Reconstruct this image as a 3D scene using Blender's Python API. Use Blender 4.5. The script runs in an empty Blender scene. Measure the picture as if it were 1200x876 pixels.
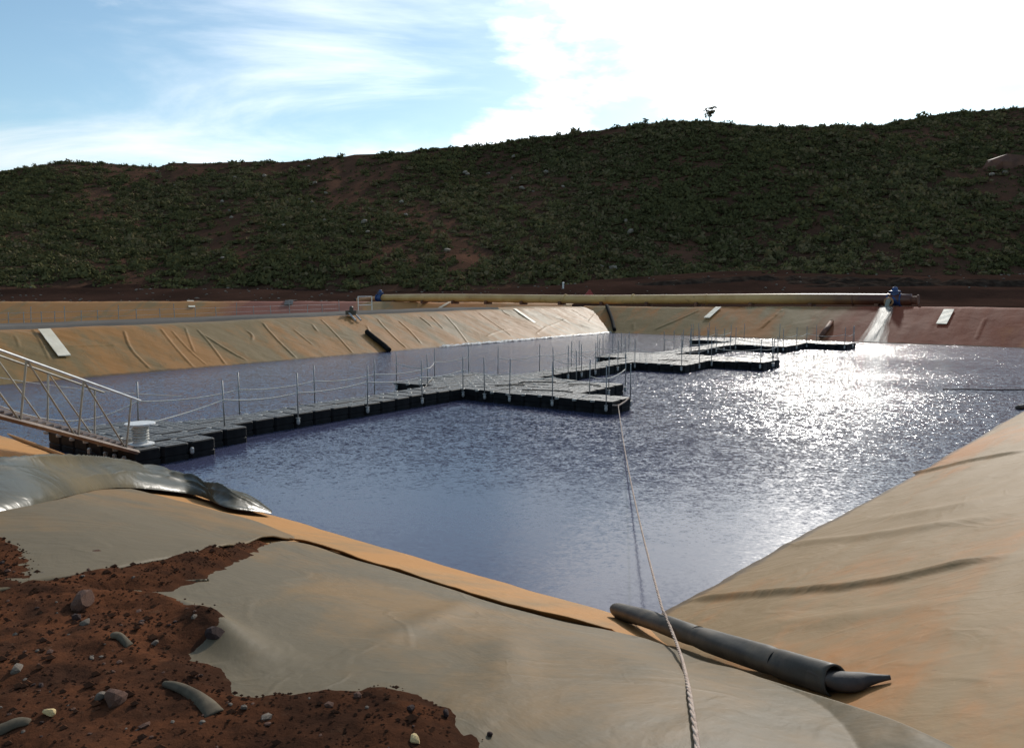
import bpy, math, random
import numpy as np
from math import radians, sin, cos, pi, tan, sqrt

random.seed(7); rng = np.random.default_rng(11)
scene = bpy.context.scene
COL = scene.collection

# ------------------------------------------------------------------ camera
CAM_H = 2.8; FPX = 900.0; PITCH = math.atan((438-345)/FPX)
cam_d = bpy.data.cameras.new('camera'); cam_d.sensor_width = 36; cam_d.lens = 36*FPX/1200
cam_d.clip_start = 0.05; cam_d.clip_end = 6000
cam = bpy.data.objects.new('camera', cam_d); COL.objects.link(cam)
cam.location = (0, 0, CAM_H); cam.rotation_euler = (pi/2-PITCH, 0, 0)
scene.camera = cam

# ------------------------------------------------------------------ sky + sun
TX, TY = 12.3, 17.7
OX, OY = 0.4, 5.2                                   # where the cloud field starts
SUN_AZ = radians(22); SUN_EL = radians(28.5)          # azimuth right of the view direction (+Y)
SUN_DIR = (sin(SUN_AZ)*cos(SUN_EL), cos(SUN_AZ)*cos(SUN_EL), sin(SUN_EL))
world = bpy.data.worlds.new('World'); scene.world = world; world.use_nodes = True

def make_world():
    nt = world.node_tree; N = nt.nodes; L = nt.links; N.clear()
    def nd(t, **k):
        n = N.new(t)
        for a, b in k.items(): setattr(n, a, b)
        return n
    def M(op, a, b=None, clamp=False):
        n = nd('ShaderNodeMath', operation=op, use_clamp=clamp)
        for i, v in enumerate((a, b)):
            if v is None: continue
            if isinstance(v, (int, float)): n.inputs[i].default_value = v
            else: L.new(v, n.inputs[i])
        return n.outputs[0]
    def ss(x, a, b):
        n = nd('ShaderNodeMapRange', interpolation_type='SMOOTHSTEP')
        L.new(x, n.inputs[0]); n.inputs[1].default_value = a; n.inputs[2].default_value = b
        return n.outputs[0]
    sky = nd('ShaderNodeTexSky', sky_type='NISHITA'); sky.sun_disc = False
    sky.sun_elevation = SUN_EL; sky.sun_rotation = SUN_AZ
    sky.air_density = 1.0; sky.dust_density = 0.35; sky.ozone_density = 1.2
    tc = nd('ShaderNodeTexCoord')
    sep = nd('ShaderNodeSeparateXYZ'); L.new(tc.outputs['Generated'], sep.inputs[0])
    # cloud deck: direction projected to a flat layer
    zz = M('ADD', M('MAXIMUM', sep.outputs[2], 0.0), 0.14)
    cx = M('DIVIDE', sep.outputs[0], zz); cy = M('DIVIDE', sep.outputs[1], zz)
    comb = nd('ShaderNodeCombineXYZ'); L.new(cx, comb.inputs[0]); L.new(cy, comb.inputs[1])
    def noise(vec, scale, det, rough, dist=0.0, off=(0, 0, 0), sc=(1, 1, 1)):
        mp = nd('ShaderNodeMapping'); mp.inputs['Location'].default_value = off; mp.inputs['Scale'].default_value = sc
        L.new(vec, mp.inputs['Vector'])
        n = nd('ShaderNodeTexNoise'); n.inputs['Scale'].default_value = scale; n.inputs['Detail'].default_value = det
        n.inputs['Roughness'].default_value = rough; n.inputs['Distortion'].default_value = dist
        L.new(mp.outputs[0], n.inputs['Vector']); return n.outputs[0]
    n1 = noise(comb.outputs[0], 0.95, 9, 0.56, 0.25, (OX, OY, 0))
    n2 = noise(comb.outputs[0], 1.15, 9, 0.58, 0.5, (7.3, 2.2, 0), (0.75, 1.2, 1))
    nbig = noise(comb.outputs[0], 0.25, 2, 0.5, 0, (5.0, 9.0, 0))
    # the cloud bank that veils the sun: cover grows towards the bearing of the sun
    dot = nd('ShaderNodeVectorMath', operation='DOT_PRODUCT'); L.new(tc.outputs['Generated'], dot.inputs[0])
    dot.inputs[1].default_value = (sin(radians(24))*cos(radians(22)), cos(radians(24))*cos(radians(22)), sin(radians(22)))
    near = ss(dot.outputs['Value'], 0.84, 0.97)
    cover = M('ADD', M('MULTIPLY', near, 0.225), M('MULTIPLY', nbig, 0.25))
    heavy = ss(M('ADD', n1, cover), 0.79, 0.95)
    low = M('SUBTRACT', 1.0, ss(sep.outputs[2], 0.10, 0.36))
    wisp = M('MULTIPLY', ss(M('ADD', n2, M('ADD', M('MULTIPLY', near, 0.0), M('MULTIPLY', low, 0.08))), 0.44, 0.94), 0.75)
    cl = M('MAXIMUM', heavy, wisp, True)
    # forward scattering of the sun through the cloud
    sd = nd('ShaderNodeVectorMath', operation='DOT_PRODUCT'); L.new(tc.outputs['Generated'], sd.inputs[0]); sd.inputs[1].default_value = SUN_DIR
    glow = M('POWER', M('MAXIMUM', sd.outputs['Value'], 0.0), 5.0)
    thick = noise(comb.outputs[0], 1.1, 6, 0.55, 0.2, (TX, TY, 0))
    dim = M('MULTIPLY', ss(thick, 0.47, 0.70), heavy); shade = M('SUBTRACT', 1.0, M('MULTIPLY', dim, 0.62))
    bright = M('MULTIPLY', M('ADD', 7.5, M('MULTIPLY', glow, 19.0)), shade)
    ccol = nd('ShaderNodeVectorMath', operation='SCALE'); tone = nd('ShaderNodeMix', data_type='RGBA'); L.new(dim, tone.inputs['Factor']); tone.inputs[6].default_value = (1.0, 0.995, 0.98, 1); tone.inputs[7].default_value = (0.84, 0.92, 1.0, 1); L.new(tone.outputs[2], ccol.inputs[0]); L.new(bright, ccol.inputs['Scale'])
    tint = nd('ShaderNodeVectorMath', operation='MULTIPLY'); L.new(sky.outputs[0], tint.inputs[0]); tint.inputs[1].default_value = (0.92, 1.02, 0.98)
    mix = nd('ShaderNodeMix', data_type='RGBA'); L.new(cl, mix.inputs['Factor'])
    L.new(tint.outputs[0], mix.inputs[6]); L.new(ccol.outputs[0], mix.inputs[7])
    bg = nd('ShaderNodeBackground'); bg.inputs['Strength'].default_value = 0.13
    L.new(mix.outputs[2], bg.inputs['Color'])
    out = nd('ShaderNodeOutputWorld'); L.new(bg.outputs[0], out.inputs[0])
make_world()

sun_d = bpy.data.lights.new('sun', 'SUN'); sun_d.energy = 3.1; sun_d.angle = radians(2.0); sun_d.color = (1.0, 0.94, 0.86)
sun = bpy.data.objects.new('sun', sun_d); COL.objects.link(sun)
from mathutils import Vector, Quaternion
sun.rotation_euler = Vector(SUN_DIR).to_track_quat('Z', 'Y').to_euler()
vs = scene.view_settings; vs.view_transform = 'Standard'; vs.look = 'None'; vs.exposure = 0.05; vs.gamma = 1.0; vs.use_curve_mapping = False
scene.cycles.max_bounces = 6

# ------------------------------------------------------------------ material helpers
class NT:
    def __init__(s, name):
        m = bpy.data.materials.new(name); m.use_nodes = True; s.m = m; s.t = m.node_tree; s.t.nodes.clear()
        s.out = s.n('ShaderNodeOutputMaterial'); s.b = s.n('ShaderNodeBsdfPrincipled'); s.l(s.b.outputs[0], s.out.inputs[0])
    def n(s, t, **k):
        x = s.t.nodes.new(t)
        for a, b in k.items(): setattr(x, a, b)
        return x
    def l(s, a, b): s.t.links.new(a, b)
    def put(s, sock, v):
        if isinstance(v, bpy.types.NodeSocket): s.l(v, sock)
        elif isinstance(v, (tuple, list)) and len(v) == 3 and len(sock.default_value) == 4: sock.default_value = (*v, 1)
        else: sock.default_value = v
    def math(s, op, a, b=0.0, clamp=False):
        x = s.n('ShaderNodeMath', operation=op, use_clamp=clamp); s.put(x.inputs[0], a); s.put(x.inputs[1], b); return x.outputs[0]
    def vec(s, kind='Object', scale=(1, 1, 1), loc=(0, 0, 0)):
        tc = s.n('ShaderNodeTexCoord'); mp = s.n('ShaderNodeMapping'); s.l(tc.outputs[kind], mp.inputs[0])
        mp.inputs['Scale'].default_value = scale; mp.inputs['Location'].default_value = loc; return mp.outputs[0]
    def noise(s, v, scale, det=6, rough=0.55, dist=0.0):
        x = s.n('ShaderNodeTexNoise'); s.l(v, x.inputs['Vector']); x.inputs['Scale'].default_value = scale
        x.inputs['Detail'].default_value = det; x.inputs['Roughness'].default_value = rough; x.inputs['Distortion'].default_value = dist
        return x.outputs[0]
    def ss(s, x, a, b, lo=0.0, hi=1.0):
        n = s.n('ShaderNodeMapRange', interpolation_type='SMOOTHSTEP'); s.put(n.inputs[0], x)
        n.inputs[1].default_value = a; n.inputs[2].default_value = b; n.inputs[3].default_value = lo; n.inputs[4].default_value = hi; return n.outputs[0]
    def mix(s, f, a, b, blend='MIX'):
        n = s.n('ShaderNodeMix', data_type='RGBA', blend_type=blend); s.put(n.inputs[0], f); s.put(n.inputs[6], a); s.put(n.inputs[7], b); return n.outputs[2]
    def bump(s, h, strength=0.3, dist=0.02, prev=None):
        n = s.n('ShaderNodeBump'); s.l(h, n.inputs['Height']); s.put(n.inputs['Strength'], strength); n.inputs['Distance'].default_value = dist
        if prev is not None: s.l(prev, n.inputs['Normal'])
        return n.outputs[0]
    def set(s, color=None, rough=None, metal=None, normal=None, spec=None):
        if color is not None: s.put(s.b.inputs['Base Color'], color)
        if rough is not None: s.put(s.b.inputs['Roughness'], rough)
        if metal is not None: s.put(s.b.inputs['Metallic'], metal)
        if normal is not None: s.l(normal, s.b.inputs['Normal'])
        if spec is not None: s.put(s.b.inputs['Specular IOR Level'], spec)
        return s.m

MAT = {}
def simple(name, c1, c2, scale=8.0, rough=0.6, bump=0.15, metal=0.0, bd=0.01, spec=0.5, kind='Object', det=5):
    t = NT(name); v = t.vec(kind); n = t.noise(v, scale, det); f = t.ss(n, 0.35, 0.68)
    MAT[name] = t.set(t.mix(f, c1, c2), rough, metal, t.bump(t.noise(v, scale*3, 4), bump, bd), spec); return MAT[name]

def liner(name, gray, orange, amount, rough=0.5, streak=(0.35, 1.4), rust=None, scale=1.0, spec=0.12, wet=False):
    """geomembrane: grey-green sheet dusted with orange mud in streaks that run down the slope (UV = metres along, metres up)"""
    t = NT(name); uv = t.vec('UV', (streak[1], streak[0], 1)); uvi = t.vec('UV', (1, 1, 1))
    big = t.noise(uvi, 0.16*scale, 4, 0.55, 0.4); st = t.noise(uv, 0.55*scale, 7, 0.62, 0.6); fine = t.noise(uvi, 5*scale, 7, 0.7)
    v = t.math('ADD', t.math('MULTIPLY', big, 0.75), t.math('MULTIPLY', st, 0.75)); v = t.math('ADD', v, t.math('MULTIPLY', fine, 0.22))
    f = t.ss(v, 0.93-amount*0.34, 1.13-amount*0.34)
    c = t.mix(f, gray, orange)
    pale = t.ss(t.noise(t.vec('UV', (0.6, 0.6, 1), (4, 9, 0)), 0.8*scale, 6, 0.65, 0.5), 0.55, 0.75)
    c = t.mix(t.math('MULTIPLY', pale, 0.5), c, tuple(min(1, x*1.3+0.02) for x in gray))
    if rust:                                   # rust from the outfall, fixed to its place along the bank (u0, u1)
        sep = t.n('ShaderNodeSeparateXYZ'); t.l(t.vec('UV'), sep.inputs[0])
        wob = t.math('ADD', sep.outputs[0], t.math('MULTIPLY', t.math('SUBTRACT', st, 0.5), 6.0))
        m = t.math('MULTIPLY', t.ss(wob, rust[0], rust[0]+5.0), t.ss(wob, rust[1], rust[1]-2.2))
        c = t.mix(t.math('MULTIPLY', m, 0.9), c, rust[2])
    spots = t.ss(t.noise(uvi, 22*scale, 3, 0.6), 0.66, 0.74); c = t.mix(t.math('MULTIPLY', spots, 0.35), c, tuple(x*0.45 for x in orange))
    if wet:
        sp_ = t.n('ShaderNodeSeparateXYZ'); t.l(t.vec('UV'), sp_.inputs[0]); dd_ = t.math('ADD', sp_.outputs[1], t.math('MULTIPLY', t.math('SUBTRACT', fine, 0.5), 0.25))
        c = t.mix(t.ss(dd_, 0.04, 0.16, 0.75, 0.0), c, (0.075, 0.055, 0.04))
    rid = t.math('ABSOLUTE', t.math('SUBTRACT', t.noise(uvi, 0.8*scale, 3, 0.5, 1.4), 0.5)); rid = t.ss(rid, 0.0, 0.05, 1.0, 0.0)
    rid2 = t.math('ABSOLUTE', t.math('SUBTRACT', t.noise(uvi, 2.6*scale, 2, 0.5, 1.0), 0.5)); rid2 = t.ss(rid2, 0.0, 0.05, 1.0, 0.0)
    b = t.bump(t.noise(uvi, 1.3*scale, 6, 0.6, 0.5), 0.3, 0.07); b = t.bump(rid, 0.2, 0.012, b); b = t.bump(rid2, 0.1, 0.005, b); b = t.bump(t.noise(uvi, 11*scale, 5, 0.6), 0.2, 0.008, b)
    scuff = t.ss(t.noise(t.vec('UV', (1, 7, 1)), 3.2*scale, 6, 0.7, 1.0), 0.60, 0.76); c = t.mix(t.math('MULTIPLY', scuff, 0.3), c, tuple(min(1, x*1.5+0.03) for x in gray))
    r = t.math('ADD', rough-0.12, t.math('MULTIPLY', st, 0.24))
    MAT[name] = t.set(c, r, 0, b, spec); return MAT[name]

def water_mat():
    t = NT('water_surface')
    geo = t.n('ShaderNodeNewGeometry'); pos = geo.outputs['Position']
    d = t.n('ShaderNodeVectorMath', operation='DISTANCE'); t.l(pos, d.inputs[0]); d.inputs[1].default_value = (0.5, 5.5, 0)
    calm = t.ss(d.outputs['Value'], 3.5, 17.0, 0.13, 1.1)         # wind shelter under the near bank
    def nz(scale, sc, det, rough, dist=0.0, rot=0.5):
        mp = t.n('ShaderNodeMapping'); mp.inputs['Scale'].default_value = sc; mp.inputs['Rotation'].default_value = (0, 0, rot); t.l(pos, mp.inputs[0])
        x = t.n('ShaderNodeTexNoise'); t.l(mp.outputs[0], x.inputs['Vector']); x.inputs['Scale'].default_value = scale; x.inputs['Detail'].default_value = det; x.inputs['Roughness'].default_value = rough; x.inputs['Distortion'].default_value = dist
        return x
    patch = t.ss(nz(0.16, (1, 1, 1), 3, 0.5).outputs[0], 0.35, 0.65, 0.75, 1.15)
    amp = t.math('MULTIPLY', calm, patch)
    # wave slopes taken straight from two noise channels, so that far ripples keep their glitter
    acc = None
    for sc_, a_, r_ in ((2.0, 0.20, 0.3), (9.0, 0.62, 0.6), (26.0, 0.95, 0.2)):
        n = nz(sc_, (1, 1.5, 1), 2, 0.5, 0.2, r_)
        sub = t.n('ShaderNodeVectorMath', operation='SUBTRACT'); t.l(n.outputs['Color'], sub.inputs[0]); sub.inputs[1].default_value = (0.5, 0.5, 0.5)
        scl = t.n('ShaderNodeVectorMath', operation='SCALE'); t.l(sub.outputs[0], scl.inputs[0]); scl.inputs['Scale'].default_value = a_
        if acc is None: acc = scl.outputs[0]
        else:
            ad = t.n('ShaderNodeVectorMath', operation='ADD'); t.l(acc, ad.inputs[0]); t.l(scl.outputs[0], ad.inputs[1]); acc = ad.outputs[0]
    sc2 = t.n('ShaderNodeVectorMath', operation='SCALE'); t.l(acc, sc2.inputs[0]); t.l(amp, sc2.inputs['Scale'])
    flat = t.n('ShaderNodeVectorMath', operation='MULTIPLY'); t.l(sc2.outputs[0], flat.inputs[0]); flat.inputs[1].default_value = (1, 1, 0)
    up = t.n('ShaderNodeVectorMath', operation='ADD'); t.l(flat.outputs[0], up.inputs[0]); up.inputs[1].default_value = (0, 0, 1)
    nm = t.n('ShaderNodeVectorMath', operation='NORMALIZE'); t.l(up.outputs[0], nm.inputs[0])
    MAT['water'] = t.set((0.055, 0.06, 0.108), 0.15, 0, nm.outputs[0]); t.b.inputs['IOR'].default_value = 1.333
water_mat()

GRAY = (0.205, 0.195, 0.155); ORANGE = (0.46, 0.245, 0.085)
liner('liner_near', (0.26, 0.17, 0.08), (0.44, 0.215, 0.07), 0.9, 0.7)
liner('liner_right', (0.25, 0.166, 0.08), (0.37, 0.16, 0.048), 0.44, 0.68, streak=(1.6, 0.35), wet=True)
liner('liner_left', (0.195, 0.135, 0.058), (0.31, 0.15, 0.045), 0.5, 0.6, wet=True)
liner('liner_far', (0.21, 0.15, 0.07), (0.33, 0.145, 0.048), 0.45, 0.7, rust=(12.0, 27.0, (0.19, 0.045, 0.026)), wet=True, spec=0.03)
liner('liner_second', (0.27, 0.18, 0.08), (0.40, 0.19, 0.065), 0.7, 0.65, rust=(48, 66, (0.25, 0.09, 0.065)))
liner('sheet_grey', (0.13, 0.102, 0.06), (0.21, 0.128, 0.052), 0.44, 0.55, streak=(0.8, 0.8), spec=0.14)
liner('sheet_upper', (0.142, 0.11, 0.065), (0.215, 0.13, 0.055), 0.48, 0.6, streak=(0.7, 0.9), spec=0.12)
liner('sheet_bundle', (0.085, 0.076, 0.05), (0.15, 0.115, 0.06), 0.35, 0.3, streak=(0.8, 0.8), spec=0.16)
def earth(name, c1, c2, c3, scale, bump=0.8, bd=0.05):
    t = NT(name); v = t.vec('Object'); n = t.noise(v, scale, 9, 0.65); m = t.noise(v, scale*5, 8, 0.7); s = t.noise(v, scale*0.17, 4, 0.5)
    c = t.mix(t.ss(n, 0.36, 0.66), c1, c2); c = t.mix(t.math('MULTIPLY', t.ss(m, 0.58, 0.75), 0.6), c, c3); c = t.mix(t.math('MULTIPLY', t.ss(s, 0.4, 0.62), 0.5), c, tuple(x*0.6 for x in c1))
    b = t.bump(n, bump, bd); b = t.bump(m, bump, bd*0.3, b)
    MAT[name] = t.set(c, 1.0, 0, b, 0.0)
earth('soil', (0.05, 0.025, 0.016), (0.125, 0.049, 0.024), (0.15, 0.09, 0.055), 3.5, 0.9, 0.03)
earth('soil_grain', (0.06, 0.03, 0.019), (0.12, 0.052, 0.028), (0.17, 0.12, 0.08), 9, 0.5, 0.01)
earth('red_earth', (0.034, 0.02, 0.015), (0.055, 0.03, 0.022), (0.07, 0.048, 0.038), 0.12, 0.9, 0.3)
earth('hill_earth', (0.085, 0.048, 0.032), (0.135, 0.068, 0.043), (0.075, 0.064, 0.034), 0.16, 1.0, 0.5)
earth('road_gravel', (0.16, 0.145, 0.13), (0.21, 0.19, 0.165), (0.25, 0.23, 0.2), 0.5, 0.4, 0.05)
simple('black_plastic', (0.006, 0.006, 0.007), (0.016, 0.016, 0.017), 3, 0.6, 0.1, spec=0.15)
simple('deck_dust', (0.055, 0.052, 0.048), (0.15, 0.14, 0.125), 7, 0.55, 0.2)
simple('pin_plastic', (0.2, 0.19, 0.17), (0.34, 0.33, 0.30), 9, 0.5, 0.05)
simple('galvanised', (0.22, 0.22, 0.22), (0.36, 0.36, 0.35), 20, 0.45, 0.05, 0.6)
simple('post_steel', (0.2, 0.2, 0.2), (0.32, 0.32, 0.31), 20, 0.5, 0.05, 0.4)
simple('zinc_clamp', (0.3, 0.3, 0.29), (0.45, 0.45, 0.43), 20, 0.4, 0.05, 0.2)
simple('frame_paint', (0.26, 0.225, 0.17), (0.40, 0.36, 0.29), 6, 0.5, 0.1, 0.1)
simple('handrail_zinc', (0.55, 0.55, 0.54), (0.7, 0.7, 0.68), 6, 0.35, 0.05, 0.3)
simple('rusty_chord', (0.11, 0.065, 0.045), (0.20, 0.14, 0.10), 5, 0.7, 0.3)
simple('white_plastic', (0.62, 0.61, 0.58), (0.76, 0.75, 0.72), 6, 0.45, 0.05)
simple('white_rope', (0.45, 0.43, 0.38), (0.64, 0.62, 0.56), 30, 0.8, 0.3)
simple('old_rope', (0.40, 0.29, 0.22), (0.58, 0.46, 0.37), 25, 0.9, 0.5)
simple('roll_rubber', (0.04, 0.035, 0.028), (0.085, 0.068, 0.048), 6, 0.5, 0.2, spec=0.3)
simple('hose_rubber', (0.012, 0.012, 0.011), (0.022, 0.02, 0.018), 6, 0.9, 0.2, spec=0.05)
simple('roll_inner', (0.035, 0.029, 0.024), (0.07, 0.052, 0.04), 9, 0.65, 0.2)
simple('pale_strip', (0.66, 0.58, 0.43), (0.78, 0.71, 0.56), 1.5, 0.6, 0.1)
simple('scrap', (0.08, 0.065, 0.045), (0.13, 0.105, 0.072), 12, 0.8, 0.2, spec=0.1)
simple('rust_steel', (0.09, 0.035, 0.02), (0.18, 0.075, 0.04), 2, 0.75, 0.3)
simple('valve_blue', (0.01, 0.036, 0.13), (0.016, 0.055, 0.19), 4, 0.42, 0.05)
simple('bore_orange', (0.40, 0.20, 0.09), (0.50, 0.28, 0.15), 4, 0.7, 0.1)
simple('stone', (0.075, 0.032, 0.018), (0.14, 0.062, 0.034), 14, 0.9, 0.5)
simple('pale_stone', (0.10, 0.078, 0.058), (0.17, 0.135, 0.10), 14, 0.85, 0.4)
simple('yellow_stone', (0.5, 0.36, 0.16), (0.6, 0.45, 0.22), 14, 0.85, 0.3)
simple('dark_stone', (0.03, 0.014, 0.01), (0.055, 0.025, 0.018), 14, 0.95, 0.6)
simple('hill_rock', (0.15, 0.12, 0.09), (0.30, 0.26, 0.21), 2, 0.9, 0.5)
simple('bark', (0.05, 0.04, 0.03), (0.09, 0.07, 0.05), 5, 0.9, 0.4)
simple('red_cloth', (0.30, 0.05, 0.045), (0.40, 0.08, 0.07), 5, 0.8, 0.1)
simple('gravel_pile', (0.03, 0.02, 0.015), (0.055, 0.04, 0.03), 1.5, 1.0, 0.8, bd=0.1, spec=0.0)
def pipe_mat():
    t = NT('pipe_paint'); v = t.vec('Object'); uv = t.vec('UV'); sep = t.n('ShaderNodeSeparateXYZ'); t.l(uv, sep.inputs[0])
    n = t.noise(v, 0.6, 6, 0.6, 0.3); n2 = t.noise(v, 3.0, 5, 0.6)
    c = t.mix(t.ss(n, 0.35, 0.65), (0.52, 0.30, 0.10), (0.64, 0.41, 0.16))
    m = t.ss(t.math('ADD', sep.outputs[0], t.math('MULTIPLY', t.math('SUBTRACT', n, 0.5), 7.0)), 40.0, 49.0)   # rust grows towards the outfall end
    c = t.mix(m, c, (0.10, 0.035, 0.02)); c = t.mix(t.math('MULTIPLY', t.ss(n2, 0.6, 0.72), 0.5), c, (0.22, 0.10, 0.045))
    MAT['pipe_paint'] = t.set(c, 0.45, 0, t.bump(n2, 0.15, 0.02))
pipe_mat()
def spill_mat():
    t = NT('wet_film'); v = t.vec('UV', (2.5, 0.5, 1)); n = t.noise(v, 1.0, 6, 0.6, 0.4)
    c = t.mix(t.ss(n, 0.35, 0.65), (0.20, 0.19, 0.15), (0.36, 0.36, 0.31))
    MAT['wet_film'] = t.set(c, 0.5, 0, t.bump(t.noise(v, 4, 5, 0.6), 0.8, 0.05), 0.25)
    t2 = NT('wet_spill'); sp_ = t2.n('ShaderNodeSeparateXYZ'); t2.l(t2.vec('UV'), sp_.inputs[0]); v2 = t2.vec('UV', (1.6, 0.35, 1)); n2 = t2.noise(v2, 2.0, 7, 0.65, 0.4)
    ed = t2.math('ADD', t2.math('ABSOLUTE', sp_.outputs[0]), t2.math('MULTIPLY', t2.math('SUBTRACT', n2, 0.5), 1.3)); al = t2.ss(ed, 0.25, 0.9, 0.85, 0.0)
    t2.set(t2.mix(t2.ss(n2, 0.35, 0.65), (0.15, 0.145, 0.12), (0.30, 0.30, 0.26)), 0.45, 0, t2.bump(t2.noise(v2, 6, 5, 0.6), 0.6, 0.04), 0.15); t2.put(t2.b.inputs['Alpha'], al); MAT['wet_spill'] = t2.m
spill_mat()
def leaf_mat(name, c1, c2, c3):
    t = NT(name); a = t.n('ShaderNodeAttribute', attribute_name='tint'); oi = t.n('ShaderNodeObjectInfo')
    f = t.math('FRACT', t.math('ADD', a.outputs['Fac'], oi.outputs['Random']))
    c = t.mix(t.ss(f, 0.0, 0.6), c1, c2); c = t.mix(t.ss(f, 0.72, 1.0), c, c3)
    t.set(c, 0.9, 0, None, 0.0)
    tr = t.n('ShaderNodeBsdfTranslucent'); t.put(tr.inputs[0], c); mx = t.n('ShaderNodeMixShader'); mx.inputs[0].default_value = 0.12
    t.l(t.b.outputs[0], mx.inputs[1]); t.l(tr.outputs[0], mx.inputs[2]); t.l(mx.outputs[0], t.out.inputs[0])
    MAT[name] = t.m
leaf_mat('shrub_leaf', (0.078, 0.076, 0.034), (0.115, 0.11, 0.048), (0.155, 0.125, 0.07))

# ------------------------------------------------------------------ mesh helpers
def tag(o, label=None, cat=None, group=None, kind=None):
    if label: o['label'] = label
    if cat: o['category'] = cat
    if group: o['group'] = group
    if kind: o['kind'] = kind
    return o
def mk(name, verts, faces, mat, parent=None, smooth=False, uv=None):
    me = bpy.data.meshes.new(name); me.from_pydata([tuple(map(float, v)) for v in verts], [], [tuple(int(i) for i in f) for f in faces])
    if mat: me.materials.append(MAT[mat])
    if smooth: me.polygons.foreach_set('use_smooth', [True]*len(me.polygons))
    if uv is not None:
        ul = me.uv_layers.new(name='UVMap'); li = np.empty(len(me.loops), dtype=np.int32); me.loops.foreach_get('vertex_index', li)
        ul.data.foreach_set('uv', np.asarray(uv, dtype=np.float32)[li].ravel())
    me.update(); o = bpy.data.objects.new(name, me); COL.objects.link(o)
    if parent: o.parent = parent
    return o
def gridmesh(name, P, mat, parent=None, uv=None, smooth=True, keep=None):
    """P: (n, m, 3) array"""
    n, m = P.shape[:2]; idx = np.arange(n*m).reshape(n, m)
    q = np.stack([idx[:-1, :-1], idx[1:, :-1], idx[1:, 1:], idx[:-1, 1:]], -1).reshape(-1, 4)
    if keep is not None: q = q[keep.reshape(-1)]
    V = P.reshape(-1, 3)
    # make faces point up
    a = V[q[:, 1]]-V[q[:, 0]]; b = V[q[:, 3]]-V[q[:, 0]]
    if np.mean(np.cross(a, b)[:, 2]) < 0: q = q[:, ::-1]
    me = bpy.data.meshes.new(name); me.vertices.add(len(V)); me.vertices.foreach_set('co', V.astype(np.float32).ravel())
    me.loops.add(q.size); me.loops.foreach_set('vertex_index', q.astype(np.int32).ravel())
    me.polygons.add(len(q)); me.polygons.foreach_set('loop_start', np.arange(0, q.size, 4, dtype=np.int32)); me.polygons.foreach_set('loop_total', np.full(len(q), 4, dtype=np.int32))
    me.update(calc_edges=True); me.polygons.foreach_set('use_smooth', [smooth]*len(q))
    if uv is not None:
        ul = me.uv_layers.new(name='UVMap'); ul.data.foreach_set('uv', uv.reshape(-1, 2).astype(np.float32)[q.ravel()].ravel())
    if mat: me.materials.append(MAT[mat])
    o = bpy.data.objects.new(name, me); COL.objects.link(o)
    if parent: o.parent = parent
    return o
def trimesh(name, V, T, mat, parent=None, tint=None, smooth=False):
    V = np.asarray(V, dtype=np.float32); T = np.asarray(T, dtype=np.int32)
    me = bpy.data.meshes.new(name); me.vertices.add(len(V)); me.vertices.foreach_set('co', V.ravel())
    me.loops.add(T.size); me.loops.foreach_set('vertex_index', T.ravel())
    me.polygons.add(len(T)); me.polygons.foreach_set('loop_start', np.arange(0, T.size, 3, dtype=np.int32)); me.polygons.foreach_set('loop_total', np.full(len(T), 3, dtype=np.int32))
    me.update(calc_edges=True); me.polygons.foreach_set('use_smooth', [smooth]*len(T))
    if tint is not None:
        a = me.attributes.new('tint', 'FLOAT', 'FACE'); a.data.foreach_set('value', np.asarray(tint, dtype=np.float32))
    if mat: me.materials.append(MAT[mat])
    o = bpy.data.objects.new(name, me); COL.objects.link(o)
    if parent: o.parent = parent
    return o
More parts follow.
